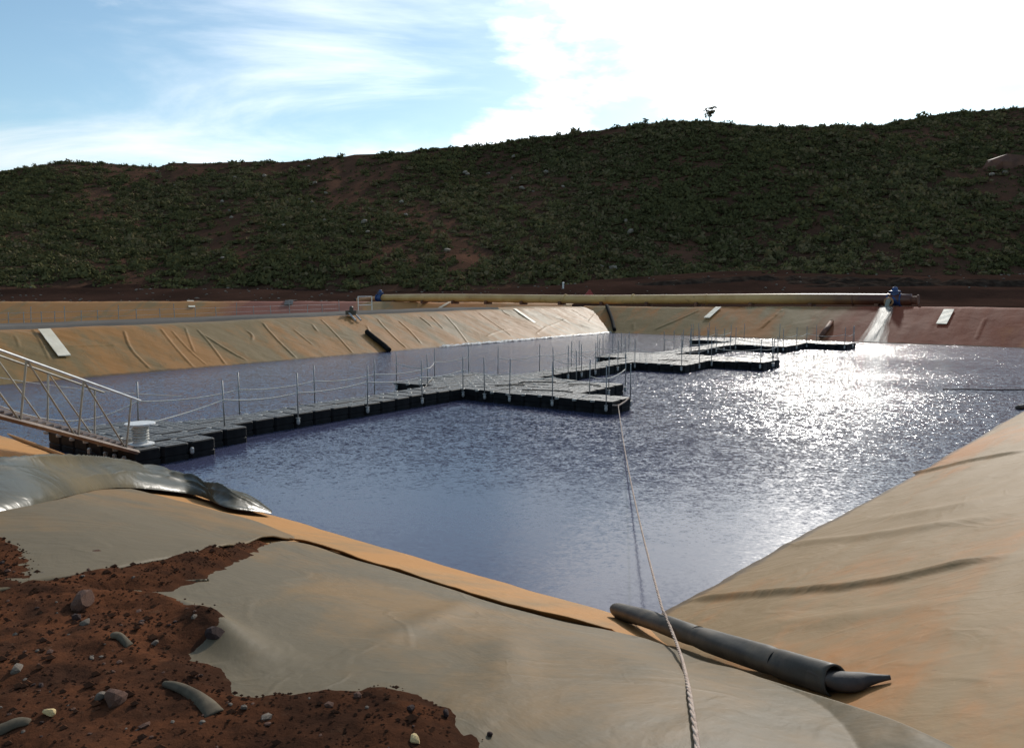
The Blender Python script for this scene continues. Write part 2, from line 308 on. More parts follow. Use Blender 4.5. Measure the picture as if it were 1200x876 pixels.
class MB:
    def __init__(s): s.v = []; s.f = []
    def add(s, v, f):
        k = len(s.v); s.v += [tuple(p) for p in v]; s.f += [tuple(i+k for i in q) for q in f]; return s
    def box(s, c, h, R=None):
        c = np.array(c, float); ax = np.eye(3) if R is None else np.array(R, float)
        v = [c+ax[0]*h[0]*a+ax[1]*h[1]*b+ax[2]*h[2]*d for a in (-1, 1) for b in (-1, 1) for d in (-1, 1)]
        return s.add(v, [(0, 1, 3, 2), (4, 6, 7, 5), (0, 4, 5, 1), (2, 3, 7, 6), (0, 2, 6, 4), (1, 5, 7, 3)])
    def tube(s, pts, r, n=6, cap=True):
        pts = [np.array(p, float) for p in pts]; k = len(pts); rr = [r]*k if np.isscalar(r) else list(r); v = []; f = []
        up = None
        for i, p in enumerate(pts):
            t = pts[min(i+1, k-1)]-pts[max(i-1, 0)]; t = t/(np.linalg.norm(t)+1e-9)
            if up is None: up = np.array([0, 0, 1.]) if abs(t[2]) < 0.9 else np.array([1., 0, 0])
            x = np.cross(up, t); x /= np.linalg.norm(x)+1e-9; y = np.cross(t, x); up = y
            for j in range(n):
                a = 2*pi*j/n; v.append(p+rr[i]*(cos(a)*x+sin(a)*y))
        for i in range(k-1):
            for j in range(n):
                f.append((i*n+j, i*n+(j+1) % n, (i+1)*n+(j+1) % n, (i+1)*n+j))
        if cap: f.append(tuple(range(n))[::-1]); f.append(tuple((k-1)*n+j for j in range(n)))
        return s.add(v, f)
    def lathe(s, prof, c, axis=(0, 0, 1), n=16):
        """prof: (radius, height) along axis from c"""
        a = np.array(axis, float); a /= np.linalg.norm(a); u = np.cross(a, [0, 0, 1.]) if abs(a[2]) < 0.9 else np.array([1., 0, 0]); u /= np.linalg.norm(u); w = np.cross(a, u)
        v = []; f = []
        for r, h in prof:
            for j in range(n):
                t = 2*pi*j/n; v.append(np.array(c)+a*h+r*(cos(t)*u+sin(t)*w))
        for i in range(len(prof)-1):
            for j in range(n): f.append((i*n+j, i*n+(j+1) % n, (i+1)*n+(j+1) % n, (i+1)*n+j))
        f.append(tuple(range(n))[::-1]); f.append(tuple((len(prof)-1)*n+j for j in range(n)))
        return s.add(v, f)
    def build(s, name, mat, parent=None, smooth=False): return mk(name, s.v, s.f, mat, parent, smooth)
def empty(name, loc=(0, 0, 0)):
    o = bpy.data.objects.new(name, None); COL.objects.link(o); o.location = loc; o.empty_display_size = 0.2; return o
def copy_tree(o, parent=None):
    c = o.copy(); COL.objects.link(c); c.parent = parent
    for ch in o.children: copy_tree(ch, c)
    return c
# value noise, vectorised
_perm = rng.random((256, 256))
def vnoise(x, y):
    xi = np.floor(x).astype(int); yi = np.floor(y).astype(int); fx = x-xi; fy = y-yi
    fx = fx*fx*(3-2*fx); fy = fy*fy*(3-2*fy); g = lambda a, b: _perm[a % 256, b % 256]
    return (g(xi, yi)*(1-fx)+g(xi+1, yi)*fx)*(1-fy)+(g(xi, yi+1)*(1-fx)+g(xi+1, yi+1)*fx)*fy
def fbm(x, y, o=4, g=0.5):
    s = 0; a = 1; t = 0
    for i in range(o):
        s = s+a*(vnoise(x*2**i+17.3*i, y*2**i+5.1*i)-0.5); t += a; a *= g
    return s/t*2
def sstep(x, a, b):
    t = np.clip((x-a)/(b-a), 0, 1); return t*t*(3-2*t)

# ------------------------------------------------------------------ the lie of the land
def ln(A, B):
    A = np.array(A, float); B = np.array(B, float); d = (B-A)/np.linalg.norm(B-A); return A, d
PN = (1.03, 6.40); PL = (-17.7, 21.0); PF = (7.19, 56.3); PR = (45.2, 54.0)
L1, U1 = ln(PN, (-2.64, 9.25)); N1 = np.array([-U1[1], U1[0]]); N1 = N1 if N1[1] < 0 else -N1            # near bank, outward normal
L2, U2 = ln((1.2, 6.36), (12.51, 18.58)); N2 = np.array([U2[1], -U2[0]])                                # right bank
L3, U3 = ln(PL, PF); N3 = np.array([-U3[1], U3[0]])                                                     # left berm
L4, U4 = ln(PF, (26.8, 40.14)); N4 = np.array([-U4[1], U4[0]])                                          # far bank
def kd(L, U, Nn, x, y): return (x-L[0])*U[0]+(y-L[1])*U[1], (x-L[0])*Nn[0]+(y-L[1])*Nn[1]
def softmin(a, b, w): h = np.clip(0.5+0.5*(b-a)/w, 0, 1); return b+(a-b)*h-w*h*(1-h)
def z_near(x, y):
    k, d = kd(L1, U1, N1, x, y); s = 0.42-0.07*sstep(k, -2.2, -0.2)
    return softmin(s*d, 1.30+0.0*d, 0.30)
def z_right(x, y):
    k, d = kd(L2, U2, N2, x, y); return softmin(0.46*d, 2.0, 0.25)
def z_left(x, y):
    k, d = kd(L3, U3, N3, x, y); c = 1.5+0.32*sstep(k, 0, 42)
    return softmin(softmin(0.4*d, c, 0.12), c-0.42*(d-9.0), 0.2)
def z_far(x, y):
    k, d = kd(L4, U4, N4, x, y); return softmin(0.4*d, 1.86+0.16*sstep(k, 0, 18), 0.12)
def z_mound(x, y): return np.maximum(z_near(x, y), z_right(x, y))
def ray(px, py):
    dx = (px-600)/FPX; dy = -(py-438)/FPX
    return np.array([dx, cos(PITCH)+dy*sin(PITCH), -sin(PITCH)+dy*cos(PITCH)])
def at(px, py, zf=z_mound, lift=0.0, t0=1.0):
    """where the sight line through a pixel of the photograph meets a surface (height function or level)"""
    r = ray(px, py); o = np.array([0, 0, CAM_H])
    if not callable(zf): return o+r*(zf-CAM_H)/r[2]
    t = t0
    for _ in range(6000):
        p = o+r*t
        if p[2] <= zf(p[0], p[1])+lift: break
        t += 0.004*max(t, 1)
    return np.array([p[0], p[1], float(zf(p[0], p[1])+lift)])
def atY(px, py, Y):
    r = ray(px, py); return np.array([0, 0, CAM_H])+r*(Y/r[1])
def poly(pts, zf, **k): return np.array([at(a, b, zf, **k) for a, b in pts])
def resample(P, n):
    P = np.asarray(P, float); s = np.r_[0, np.cumsum(np.linalg.norm(np.diff(P[:, :2], axis=0), axis=1))]; t = np.linspace(0, s[-1], n)
    return np.stack([np.interp(t, s, P[:, i]) for i in range(P.shape[1])], 1)
def smooth_poly(P, it=2):
    P = np.asarray(P, float)
    for _ in range(it):
        Q = [P[0]]
        for a, b in zip(P[:-1], P[1:]): Q += [a*0.75+b*0.25, a*0.25+b*0.75]
        P = np.array(Q+[P[-1]])
    return P
def dist_poly(x, y, P):
    """distance to polyline, signed side"""
    best = np.full(x.shape, 1e9); side = np.zeros(x.shape)
    for a, b in zip(P[:-1], P[1:]):
        d = b[:2]-a[:2]; l2 = d@d+1e-12; t = np.clip(((x-a[0])*d[0]+(y-a[1])*d[1])/l2, 0, 1)
        qx = x-a[0]-t*d[0]; qy = y-a[1]-t*d[1]; e = np.hypot(qx, qy); m = e < best
        best = np.where(m, e, best); side = np.where(m, np.sign(d[0]*qy-d[1]*qx), side)
    return best, side
def fold(x, y, P, w, h, lap=0.0):
    d, s = dist_poly(x, y, P); end = np.minimum(np.hypot(x-P[0][0], y-P[0][1]), np.hypot(x-P[-1][0], y-P[-1][1]))
    sd = d*s; wv = np.where(sd > 0, w, w*(1-0.75*lap))
    return h*np.exp(-(sd/wv)**2)*sstep(end, 0, w*6)

# ------------------------------------------------------------------ ground sheet (reaches the horizon)
def z_ground(x, y):
    base = np.where(y < 25, 1.0, 1.9)
    foot = 3.6+1.7*sstep(x/np.maximum(y, 1), -0.05, 0.35)
    t = sstep(y+0.06*x, 80, 99)
    z = base+(foot-1.9)*t*(y > 25)+0.25*fbm(x*0.09, y*0.09, 4)*sstep(y, 50, 75)
    z = z+0.5*sstep(fbm(x*0.02, y*0.25, 2), 0.1, 0.5)*sstep(y, 75, 85)*(1-sstep(y, 105, 115))
    k1, d1 = kd(L1, U1, N1, x, y); k2, d2 = kd(L2, U2, N2, x, y); k3, d3 = kd(L3, U3, N3, x, y); k4, d4 = kd(L4, U4, N4, x, y)
    d = np.maximum(np.maximum(d1, d2), np.maximum(d3, d4))
    z = np.where(d < 6.0, np.minimum(z, np.clip(0.38*d-0.6, -2.0, 9)), z)
    z = np.where((d4 > 6.0) & (d4 < 9), np.maximum(z, 1.86+0.06*fbm(x*.4, y*.4, 3)), z)
    inb2 = (d3 > 3) & (y < np.interp(x, [-150, -70, -30, -14, -4, 5.5], [86, 84, 82.5, 80.5, 76, 70.5])+0.3) & (x < 8) & (x > -140) & (y > 15)
    z = np.where(inb2 & (d4 < 14), np.minimum(z, -2.6), z)
    z = np.where((y < 12) & (d > 0), np.minimum(z, 0.2), z)
    return z
xs = np.unique(np.r_[np.linspace(-2600, -160, 12), np.arange(-150, 150, 1.5), np.linspace(160, 2600, 12)])
ys = np.unique(np.r_[np.linspace(-2600, -60, 10), np.arange(-50, 125, 1.2), np.linspace(135, 3000, 12)])
X, Y = np.meshgrid(xs, ys, indexing='ij')
tag(gridmesh('ground', np.stack([X, Y, z_ground(X, Y)], -1), 'red_earth'), 'dark red brown bare earth between the ponds and the hill', None, None, 'structure')

# ------------------------------------------------------------------ water
wp = [(1.6, 5.3), (-19.5, 21.3), (7.2, 58.5), (50, 22.0), (47, 56), ]
kx = np.linalg.solve(np.stack([U4, -U2], 1), np.array(L2)-np.array(L4)); CR = np.array(L4)+U4*kx[0]
ring = [np.array(L1)+N1*.5+U1*(-1.2), np.array(PL)+np.array([-1.0, 0.2]), np.array(PF)+np.array([0.05, 0.9]), CR+N4*.6+N2*.6]
tag(mk('water', [(p[0], p[1], 0) for p in ring], [tuple(range(4))[::-1]], 'water'), 'rippled dark blue water of the lined pond', None, None, 'structure')

# ------------------------------------------------------------------ the lined banks
def bank(name, L, U, Nn, ks, ds, zf, mat, disp, label, shore=0.05):
    K, D = np.meshgrid(ks, ds, indexing='ij'); w = shore*fbm(K*0.8, K*0+3.3, 3)+0.12*fbm(K*0.13, K*0+9.1, 2)*min(1, shore*20)
    x = L[0]+U[0]*K+Nn[0]*(D+w); y = L[1]+U[1]*K+Nn[1]*(D+w)
    z = zf(L[0]+U[0]*K+Nn[0]*D, L[1]+U[1]*K+Nn[1]*D)+disp(x, y, K, D)
    o = gridmesh(name, np.stack([x, y, z], -1), mat, uv=np.stack([K, D], -1)); tag(o, label, None, None, 'structure'); return o

tag_near = bank('near_bank', L1, U1, N1, np.linspace(-6, 27, 420), np.linspace(-1.2, 9, 150), z_near, 'liner_near',
     lambda x, y, K, D: 0.012*fbm(x*1.5, y*1.5, 4), 'orange mud stained liner on the near bank of the pond', 0.004)

right_folds = [([(800, 705), (900, 700), (1000, 688), (1100, 672), (1215, 648)], 0.075, 0.05, 0.45),
               ([(1035, 560), (1100, 548), (1215, 526)], 0.08, 0.05, 0.45),
               ([(905, 640), (1000, 632), (1100, 618), (1215, 596)], 0.14, 0.035, 0.2),
               ([(1000, 610), (1100, 600), (1215, 575)], 0.16, 0.03, 0.0),
               ([(860, 735), (1000, 722), (1215, 700)], 0.16, 0.025, 0.0),
               ([(1010, 760), (1100, 742), (1215, 735)], 0.18, 0.03, 0.0),
               ([(1100, 820), (1160, 800), (1230, 790)], 0.15, 0.03, 0.0)]
RF = [(smooth_poly(poly(p, z_right)), w, h, l) for p, w, h, l in right_folds]
def disp_right(x, y, K, D):
    z = 0.03*fbm(K*0.35+3, D*1.1, 4)+0.006*fbm(x*4, y*4, 3)
    for P, w, h, l in RF: z = z+fold(x, y, P, w, h, l)
    return z
bank('right_bank', L2, U2, N2, np.r_[np.linspace(-7, -3.6, 8), np.linspace(-3.5, 9, 440), np.linspace(9.15, 50, 130)], np.r_[np.linspace(-1.2, -.25, 5), np.linspace(-.2, 4.2, 160), np.linspace(4.3, 8, 12)], z_right, 'liner_right', disp_right,
     'sunlit tan liner with long folds on the right bank', 0.03)

left_fold_px = [((36, 386), (58, 423)), ((145, 387), (177, 433)), ((187, 384), (228, 432)), ((200, 386), (243, 428)), ((230, 385), (265, 428)),
                ((236, 391), (292, 424)), ((307, 378), (348, 421)), ((342, 384), (368, 406)), ((375, 374), (414, 415)), ((441, 372), (477, 409)),
                ((466, 375), (494, 404)), ((490, 371), (507, 384)), ((504, 371), (520, 386)), ((520, 369), (548, 402)), ((560, 367), (600, 395)),
                ((588, 363), (600, 372)), ((664, 374), (628, 392)), ((570, 395), (600, 386)), ((45, 408), (140, 404)), ((668, 363), (690, 375)), ((690, 378), (708, 360))]
for _k in range(5):
    _x = random.uniform(-10, 690); _y0 = np.interp(_x, [0, 700], [389, 362])+random.uniform(0, 10); _l = random.uniform(.25, .9)*np.interp(_x, [0, 700], [55, 24]); left_fold_px.append(((_x, _y0), (_x+_l*random.uniform(.3, 1.1), _y0+_l)))
LFo = []
for (a, b) in left_fold_px:
    A = at(*a, z_left, t0=15); B = at(*b, z_left, t0=15); mid = (A+B)/2+np.array([random.uniform(-.25, .25), random.uniform(-.25, .25), 0])
    LFo.append((smooth_poly([A, mid, B]), random.uniform(0.04, 0.06), random.uniform(0.025, 0.045)))
def disp_left(x, y, K, D):
    on = sstep(D, -0.5, 0.3)*(1-sstep(D, 4.6, 5.2))
    z = (0.04*fbm(K*0.5, D*0.5, 4)+0.012*fbm(K*2, D*1.2, 3))*on+0.025*on*np.clip(fbm(K*1.2+D*0.9, D*0.25+K*0.1, 3), 0, 1)
    for P, w, h in LFo: z = z+fold(x, y, P, w, h, 0.6)
    z = z+0.08*np.clip(fbm(K*0.9+D*1.2, D*0.6-K*0.4, 4), 0, 1)*sstep(K, 28, 38)*on
    return z
bank('left_berm', L3, U3, N3, np.linspace(-6, 47.2, 1250), np.r_[np.linspace(-1.2, -.2, 6), np.linspace(-.1, 4.6, 90), np.linspace(4.8, 17, 30)], z_left, 'liner_left', disp_left,
     'wrinkled orange brown liner on the berm along the left shore')
far_folds = [((765, 388), (822, 364)), ((888, 388), (918, 362)), ((890, 386), (905, 372)), ((742, 388), (743, 378)), ((1022, 400), (1046, 365)), ((1144, 398), (1155, 372))]
FFo = [(np.array([at(*a, z_far, t0=30), at(*b, z_far, t0=30)]), 0.06, 0.05) for a, b in far_folds]
def disp_far(x, y, K, D):
    on = sstep(D, -0.5, 0.3); z = (0.04*fbm(K*0.4, D*0.4, 4)+0.03*np.clip(fbm(K*1.6, D*0.2, 3), 0, 1))*on
    for P, w, h in FFo: z = z+fold(x, y, P, w, h, 0.6)
    return z+(-0.5*sstep(D, 5.6, 6.4))
bank('far_bank', L4, U4, N4, np.linspace(-5.5, 60, 700), np.linspace(-1.2, 6.6, 90), z_far, 'liner_far', disp_far, 'rust streaked liner on the far bank below the big pipe')

# second basin behind the berm: its far lined slope, and the service road on the berm top
c2 = smooth_poly(np.array([(-150, 86, 2.0), (-70, 84, 2.0), (-30, 82.5, 2.05), (-14, 80.5, 2.05), (-4, 76, 2.0), (5.5, 70.5, 1.95)]), 2); c2 = resample(c2, 330)
tt = np.linspace(-0.2, 1, 40); P = np.zeros((330, 40, 3)); uv = np.zeros((330, 40, 2)); ss_ = np.r_[0, np.cumsum(np.linalg.norm(np.diff(c2[:, :2], axis=0), axis=1))]
for j, v in enumerate(tt):
    P[:, j, 0] = c2[:, 0]-1.5*v; P[:, j, 1] = c2[:, 1]-11*v; P[:, j, 2] = c2[:, 2]-4.6*np.maximum(v, 0)+0.05*fbm(ss_*0.5, ss_*0+v*8, 3)+0.06*np.clip(fbm(ss_*1.2+v*5, ss_*.1, 2), 0, 1)
    uv[:, j, 0] = ss_-70; uv[:, j, 1] = v*11
tag(gridmesh('second_basin_bank', P, 'liner_second', uv=uv), 'orange lined slope of the second basin beyond the berm', None, None, 'structure')
K, D = np.meshgrid(np.linspace(-6, 36, 160), np.linspace(4.6, 8.6, 14), indexing='ij')
x = L3[0]+U3[0]*K+N3[0]*D; y = L3[1]+U3[1]*K+N3[1]*D; cz = 1.5+0.32*sstep(K, 0, 42)
tag(gridmesh('berm_road', np.stack([x, y, cz+0.11+0.02*fbm(K*.6, D*.6, 3)-0.35*sstep(np.abs(D-6.6), 1.7, 2.0)], -1), 'road_gravel'), 'grey service road along the top of the left berm', None, None, 'structure')

# ------------------------------------------------------------------ hill
ridge_px = [(-900, 232), (-500, 225), (-200, 212), (0, 198), (40, 192), (75, 187), (130, 190), (185, 194), (200, 189), (240, 189), (300, 186), (330, 187), (365, 184), (385, 180), (400, 181), (415, 178),
            (470, 176), (520, 170), (560, 168), (600, 161), (660, 154), (700, 150), (745, 143), (790, 141), (830, 139), (850, 142), (930, 146), (990, 145), (1035, 146), (1050, 139), (1100, 133), (1150, 127),
            (1200, 122), (1400, 105), (1700, 98), (2100, 110), (2600, 140)]
rp = np.array(ridge_px, float)
def hill_pos(px, r):
    """px: bearing, r: 0 foot .. 1 ridge .. >1 behind"""
    ratio = (px-600)/FPX
    yr = 178+14*np.sin(px*0.004+1)+6*np.sin(px*0.013); yf = 97+3*np.sin(px*0.01)
    pyr = np.interp(px, rp[:, 0], rp[:, 1]); rz = -sin(PITCH)-(pyr-438)/FPX*cos(PITCH); ry = cos(PITCH)-(pyr-438)/FPX*sin(PITCH)
    ratio = ratio/1.0
    zr = CAM_H+yr*rz/ry-0.6; zf = 3.2+1.7*sstep(px, 560, 900)
    Yd = yf+(yr-yf)*r; Xd = ratio*yr/ry*(Yd/yr)
    rc = np.clip(r, 0, 1); z = zf+(zr-zf)*(0.82*rc+0.18*rc**2)
    z = z-(np.clip(r-1, 0, 9)*30)-(np.clip(-r, 0, 1)*45)
    env = sstep(r, 0.0, 0.12)*(1-0.85*sstep(r, 0.85, 1.0))
    z = z+env*(2.2*fbm(Xd*0.035, Yd*0.02, 4)+1.5*(0.4-np.abs(fbm(Xd*0.06+7, Yd*0.018, 3))))
    return Xd, Yd, z
pxs = np.r_[np.linspace(-900, -60, 60), np.linspace(-50, 1250, 420), np.linspace(1265, 2600, 70)]
rr = np.r_[np.linspace(-0.06, 1.0, 130), 1.02, 1.06, 1.15, 1.4, 2.0, 4.0]
PX, RR = np.meshgrid(pxs, rr, indexing='ij'); hx, hy, hz = hill_pos(PX, RR)
tag(gridmesh('hillside', np.stack([hx, hy, hz], -1), 'hill_earth'), 'long dark scrub covered hill rising behind the ponds', None, None, 'structure')
def rowpy(r, px): # approximate picture row of a hill point, for laying out the bare patches on the hill
    X_, Y_, Z_ = hill_pos(px, r); d = Z_-CAM_H; return 438-FPX*(Y_*sin(PITCH)+d*cos(PITCH))/(Y_*cos(PITCH)-d*sin(PITCH))
bare = [(400, 212, 48, 42, .96), (540, 295, 40, 36, .97), (505, 258, 34, 30, .85), (440, 235, 45, 26, .7), (270, 278, 44, 40, .88), (200, 197, 190, 9, .92), (110, 235, 30, 30, .5), (620, 215, 60, 26, .6), (590, 200, 40, 16, .5), (640, 235, 45, 16, .5), (1185, 222, 30, 18, 1.0), (1035, 300, 26, 12, .9),
        (220, 200, 60, 9, .8), (1185, 275, 30, 20, .6), (935, 245, 18, 6, .6), (330, 205, 40, 14, .6), (455, 200, 55, 16, .5), (700, 218, 40, 12, .4)]

# shrubs: a few moulds of leaf clumps, 300 single copies that show largest, the rest one mass
def bush_mold(n, seed, flat=0.75, leaf=0.30):
    r = np.random.default_rng(seed); V = []; T = []; tint = []
    lobes = r.normal(0, 1, (5, 3)); lobes[:, 2] = np.abs(lobes[:, 2]); lobes /= np.linalg.norm(lobes, axis=1)[:, None]
    for i in range(n):
        d = r.normal(0, 1, 3); d[2] = abs(d[2])*0.9+0.05; d /= np.linalg.norm(d)
        rad = 0.45+0.35*max(0, max(lobes@d))**4+0.22*r.random(); p = d*rad*np.array([1, 1, flat])
        a = r.normal(0, 1, 3)+d*0.4; a /= np.linalg.norm(a); b = np.cross(a, d+r.normal(0, .35, 3)); b /= np.linalg.norm(b)+1e-9
        s = leaf*(0.6+0.8*r.random()); k = len(V)
        V += [p-a*s*.6, p+b*s*.42, p+a*s*.6, p-b*s*.42]; T += [(k, k+1, k+2), (k, k+2, k+3)]; t = r.random()*0.22; tint += [t, t]
    # inner core so that the clump is not see-through
    k = len(V); m = 7
    for h, q in ((0.0, .50), (.28, .46), (.46, .25)):
        for j in range(m): V.append(np.array([q*cos(2*pi*j/m+h), q*sin(2*pi*j/m+h), h*flat]))
    for l in range(2):
        for j in range(m):
            a0 = k+l*m+j; a1 = k+l*m+(j+1) % m; T += [(a0, a1, a1+m), (a0, a1+m, a0+m)]; tint += [0.02, 0.02]
    for j in range(1, m-1): T.append((k+2*m, k+2*m+j, k+2*m+j+1)); tint.append(.02)
    return np.array(V), np.array(T), np.array(tint)
def shrub_spots(n, seed, lo=0.0, hi=1.0, pad=60):
    r = np.random.default_rng(seed); out = []
    while len(out) < n:
        px = r.uniform(-pad, 1200+pad, 4000); rad = lo+(hi-lo)*r.random(4000)**0.8
        py = rowpy(rad, px); dens = np.ones(4000)
        jx = px+18*fbm(px*.05, py*.05, 3); jy = py+14*fbm(px*.06+9, py*.06, 3)
        for (bx, by, wx, wy, q) in bare: dens *= 1-q*np.exp(-(((jx-bx)/wx)**2+((jy-by)/wy)**2)**2)
        dens *= np.clip(0.85+1.2*fbm(px*0.016+py*.01, rad*7-px*.004, 4), 0.06, 1)
        dens *= 1-0.55*sstep(rad, 0.9, 1.0)*(px < 430)
        for i in np.nonzero(r.random(4000) < dens)[0]: out.append((px[i], rad[i]))
    return out[:n]
molds = [bush_mold(32, 5+i, 0.45+0.12*(i % 3), 0.30) for i in range(6)]
mass = shrub_spots(15500, 3, 0.03, 1.0)
VV = []; TT = []; TI = []; off = 0
mp = np.array(mass); mx, my, mz = hill_pos(mp[:, 0], mp[:, 1]); patchy = fbm(mx*.03+4, my*.03, 4)
for i in range(len(mass)):
    V, T, ti = molds[i % 6]; a = rng.uniform(0, 2*pi); s = (0.42+1.25*rng.random()**1.8)*(1.0+0.35*(rng.random() < .15)); c_, s_ = cos(a)*s, sin(a)*s
    W = np.empty_like(V); W[:, 0] = V[:, 0]*c_-V[:, 1]*s_+mx[i]; W[:, 1] = V[:, 0]*s_+V[:, 1]*c_+my[i]; W[:, 2] = V[:, 2]*s*rng.uniform(.8, 1.3)+mz[i]-0.12
    VV.append(W); TT.append(T+off); off += len(V); TI.append(np.clip(ti+rng.random()*0.4+.38*(patchy[i]+.6), 0, .999))
small = [bush_mold(12, 60+i, 0.7, 0.5) for i in range(4)]; sp2 = rng.uniform(-60, 1260, 6500), rng.uniform(0.02, 1.0, 6500); tx_, ty_, tz_ = hill_pos(*sp2)
for i in range(6500):
    V, T, ti = small[i % 4]; a = rng.uniform(0, 2*pi); s = 0.18+0.4*rng.random()**2; W = np.empty_like(V); W[:, 0] = (V[:, 0]*cos(a)-V[:, 1]*sin(a))*s+tx_[i]; W[:, 1] = (V[:, 0]*sin(a)+V[:, 1]*cos(a))*s+ty_[i]; W[:, 2] = V[:, 2]*s*1.2+tz_[i]-.03
    VV.append(W); TT.append(T+off); off += len(V); TI.append(np.clip(ti+.3+.6*rng.random(), 0, .999))
tag(trimesh('hillside_scrub', np.concatenate(VV), np.concatenate(TT), 'shrub_leaf', tint=np.concatenate(TI)), 'dense low scrub covering the dark hillside', 'scrub', None, 'stuff')
protos = []
for i, (V, T, ti) in enumerate(molds[:4]):
    me_o = trimesh('shrub', V, T, 'shrub_leaf', tint=ti); protos.append(me_o)
near_spots = shrub_spots(300, 21, 0.0, 0.10, 30)
for i, (px, r_) in enumerate(near_spots):
    o = protos[i] if i < 4 else protos[i % 4].copy()
    if i >= 4: COL.objects.link(o)
    x_, y_, z_ = hill_pos(np.array(px), np.array(r_)); s = random.uniform(0.8, 1.7)
    o.location = (float(x_), float(y_), float(z_)-0.1); o.rotation_euler = (0, 0, random.uniform(0, 6.28)); o.scale = (s, s, s*random.uniform(.75, 1.15))
    tag(o, 'dark green scrub bush in the row along the foot of the hill', 'shrub', 'bushes along the foot of the hill')
# little plants that break the skyline
VV = []; TT = []; TI = []; off = 0
for i in range(330):
    px = rng.uniform(-40, 1240); x_, y_, z_ = hill_pos(np.array(px), np.array(rng.uniform(.975, 1.0))); V, T, ti = molds[i % 6]
    s = rng.uniform(0.25, 0.75)*(1.5 if rng.random() < .12 else 1); W = V*np.array([s*.8, s*.8, s*rng.uniform(.9, 2.0)])+np.array([x_, y_, z_]); VV.append(W); TT.append(T+off); off += len(V); TI.append(ti+.2)
tag(trimesh('ridge_plants', np.concatenate(VV), np.concatenate(TT), 'shrub_leaf', tint=np.concatenate(TI)), 'small tufts of scrub along the skyline of the hill', 'scrub', None, 'stuff')
def ridge_tree(px, h, label, seed):
    x_, y_, z_ = [float(v) for v in hill_pos(np.array(float(px)), np.array(.985))]; t = empty('tree', (x_, y_, z_)); r = random.Random(seed)
    b = MB(); b.tube([(0, 0, -.3), (.05, 0, h*.35), (-.03, .05, h*.75)], [.13, .10, .05], 6); limbs = []
    for i in range(7):
        a = r.uniform(0, 6.28); z0 = h*r.uniform(.3, .7); e = np.array([cos(a)*h*.3*r.uniform(.5, 1), sin(a)*h*.3, z0+h*r.uniform(.12, .3)]); b.tube([(0, 0, z0), e], [.06, .03], 5); limbs.append(e)
    b.build('trunk', 'bark', t); limbs.append(np.array([0, 0, h*.85])); VV = []; TT = []; TI = []; off = 0
    for i, e in enumerate(limbs):
        for q in range(3):
            V, T, ti = molds[(i+q) % 6]; s = h*.26*r.uniform(.7, 1.1); VV.append(V[:128]*s+e+np.array([r.uniform(-.3, .3), r.uniform(-.3, .3), r.uniform(-.35, .2)])*h*.3); m = T[:64]; TT.append(m+off); off += 128; TI.append(ti[:64])
    VV = [v if len(v) == 160 else v for v in VV]
    trimesh('crown', np.concatenate(VV), np.concatenate(TT), 'shrub_leaf', t, np.concatenate(TI)); tag(t, label, 'tree')
ridge_tree(831, 3.2, 'tallest lone sapling on the skyline above the middle right of the hill', 4)
ridge_tree(756, 1.5, 'small bushy tree on the skyline left of the lone sapling', 5)
# pale boulders on the slope
def rock_mesh(seed, sub=2, rough=.3):
    import bmesh
    bm = bmesh.new(); bmesh.ops.create_icosphere(bm, subdivisions=sub, radius=1); r = random.Random(seed); cuts = [(Vector((r.gauss(0, 1), r.gauss(0, 1), r.gauss(0, 1))).normalized(), r.uniform(.5, .9)) for _ in range(9)]
    for v in bm.verts:
        for n, d in cuts:
            e = v.co.dot(n)-d
            if e > 0: v.co -= n*e*0.9
        v.co *= 1+r.uniform(-1, 1)*rough*.12
    me = bpy.data.meshes.new('rock'); bm.to_mesh(me); bm.free(); return me
RM = [rock_mesh(i) for i in range(6)]; RS = [rock_mesh(20+i, 1) for i in range(4)]
def rock(name, mi, mat, loc, sc, rot=None, small=False):
    src = (RS if small else RM)[mi % (4 if small else 6)]
    key = (small, mi % (4 if small else 6), mat); me = ROCKC.get(key)
    if me is None: me = src.copy(); me.materials.clear(); me.materials.append(MAT[mat]); ROCKC[key] = me
    o = bpy.data.objects.new(name, me); COL.objects.link(o); o.location = loc; o.scale = sc; o.rotation_euler = rot or (random.uniform(-.3, .3), random.uniform(-.3, .3), random.uniform(0, 6.28)); return o
ROCKC = {}
hr = [(602, 187), (572, 207), (548, 207), (600, 212), (612, 224), (625, 228), (545, 205), (276, 211), (369, 218), (332, 268), (350, 237), (260, 239), (380, 262), (258, 306), (185, 203), (470, 240), (475, 255), (523, 297),
      (205, 220), (310, 209), (362, 198), (382, 230), (268, 250), (270, 258), (426, 263), (430, 275), (365, 240), (640, 205), (660, 222), (1180, 205), (1165, 208), (735, 262), (740, 275), (705, 316), (720, 317)]
for i, (px, py) in enumerate(hr):
    rs = np.linspace(0, 1, 200); rw = rowpy(rs, np.full(200, float(px))); r_ = rs[np.argmin(abs(rw-py))]; x_, y_, z_ = hill_pos(np.array(float(px)), np.array(r_)); s = random.uniform(.35, .7)*(1.5 if i < 2 else 1)
    tag(rock('boulder', i, 'hill_rock', (float(x_), float(y_)-.6, float(z_)+.45), (s, s, s*.7), small=True), 'pale grey boulder lying among the scrub on the hillside', 'rock', 'pale boulders on the hillside')
# exposed red rock cut in the scrub at the right edge
x_, y_, z_ = [float(v) for v in hill_pos(np.array(1186.), np.array(.55))]
o = rock('rock_outcrop', 3, 'rust_steel', (x_, y_, z_-1.0), (5.5, 3.0, 3.2), (0.2, 0, 0.4)); tag(o, 'bare reddish rock cut in the hillside at the right edge', 'rock outcrop')

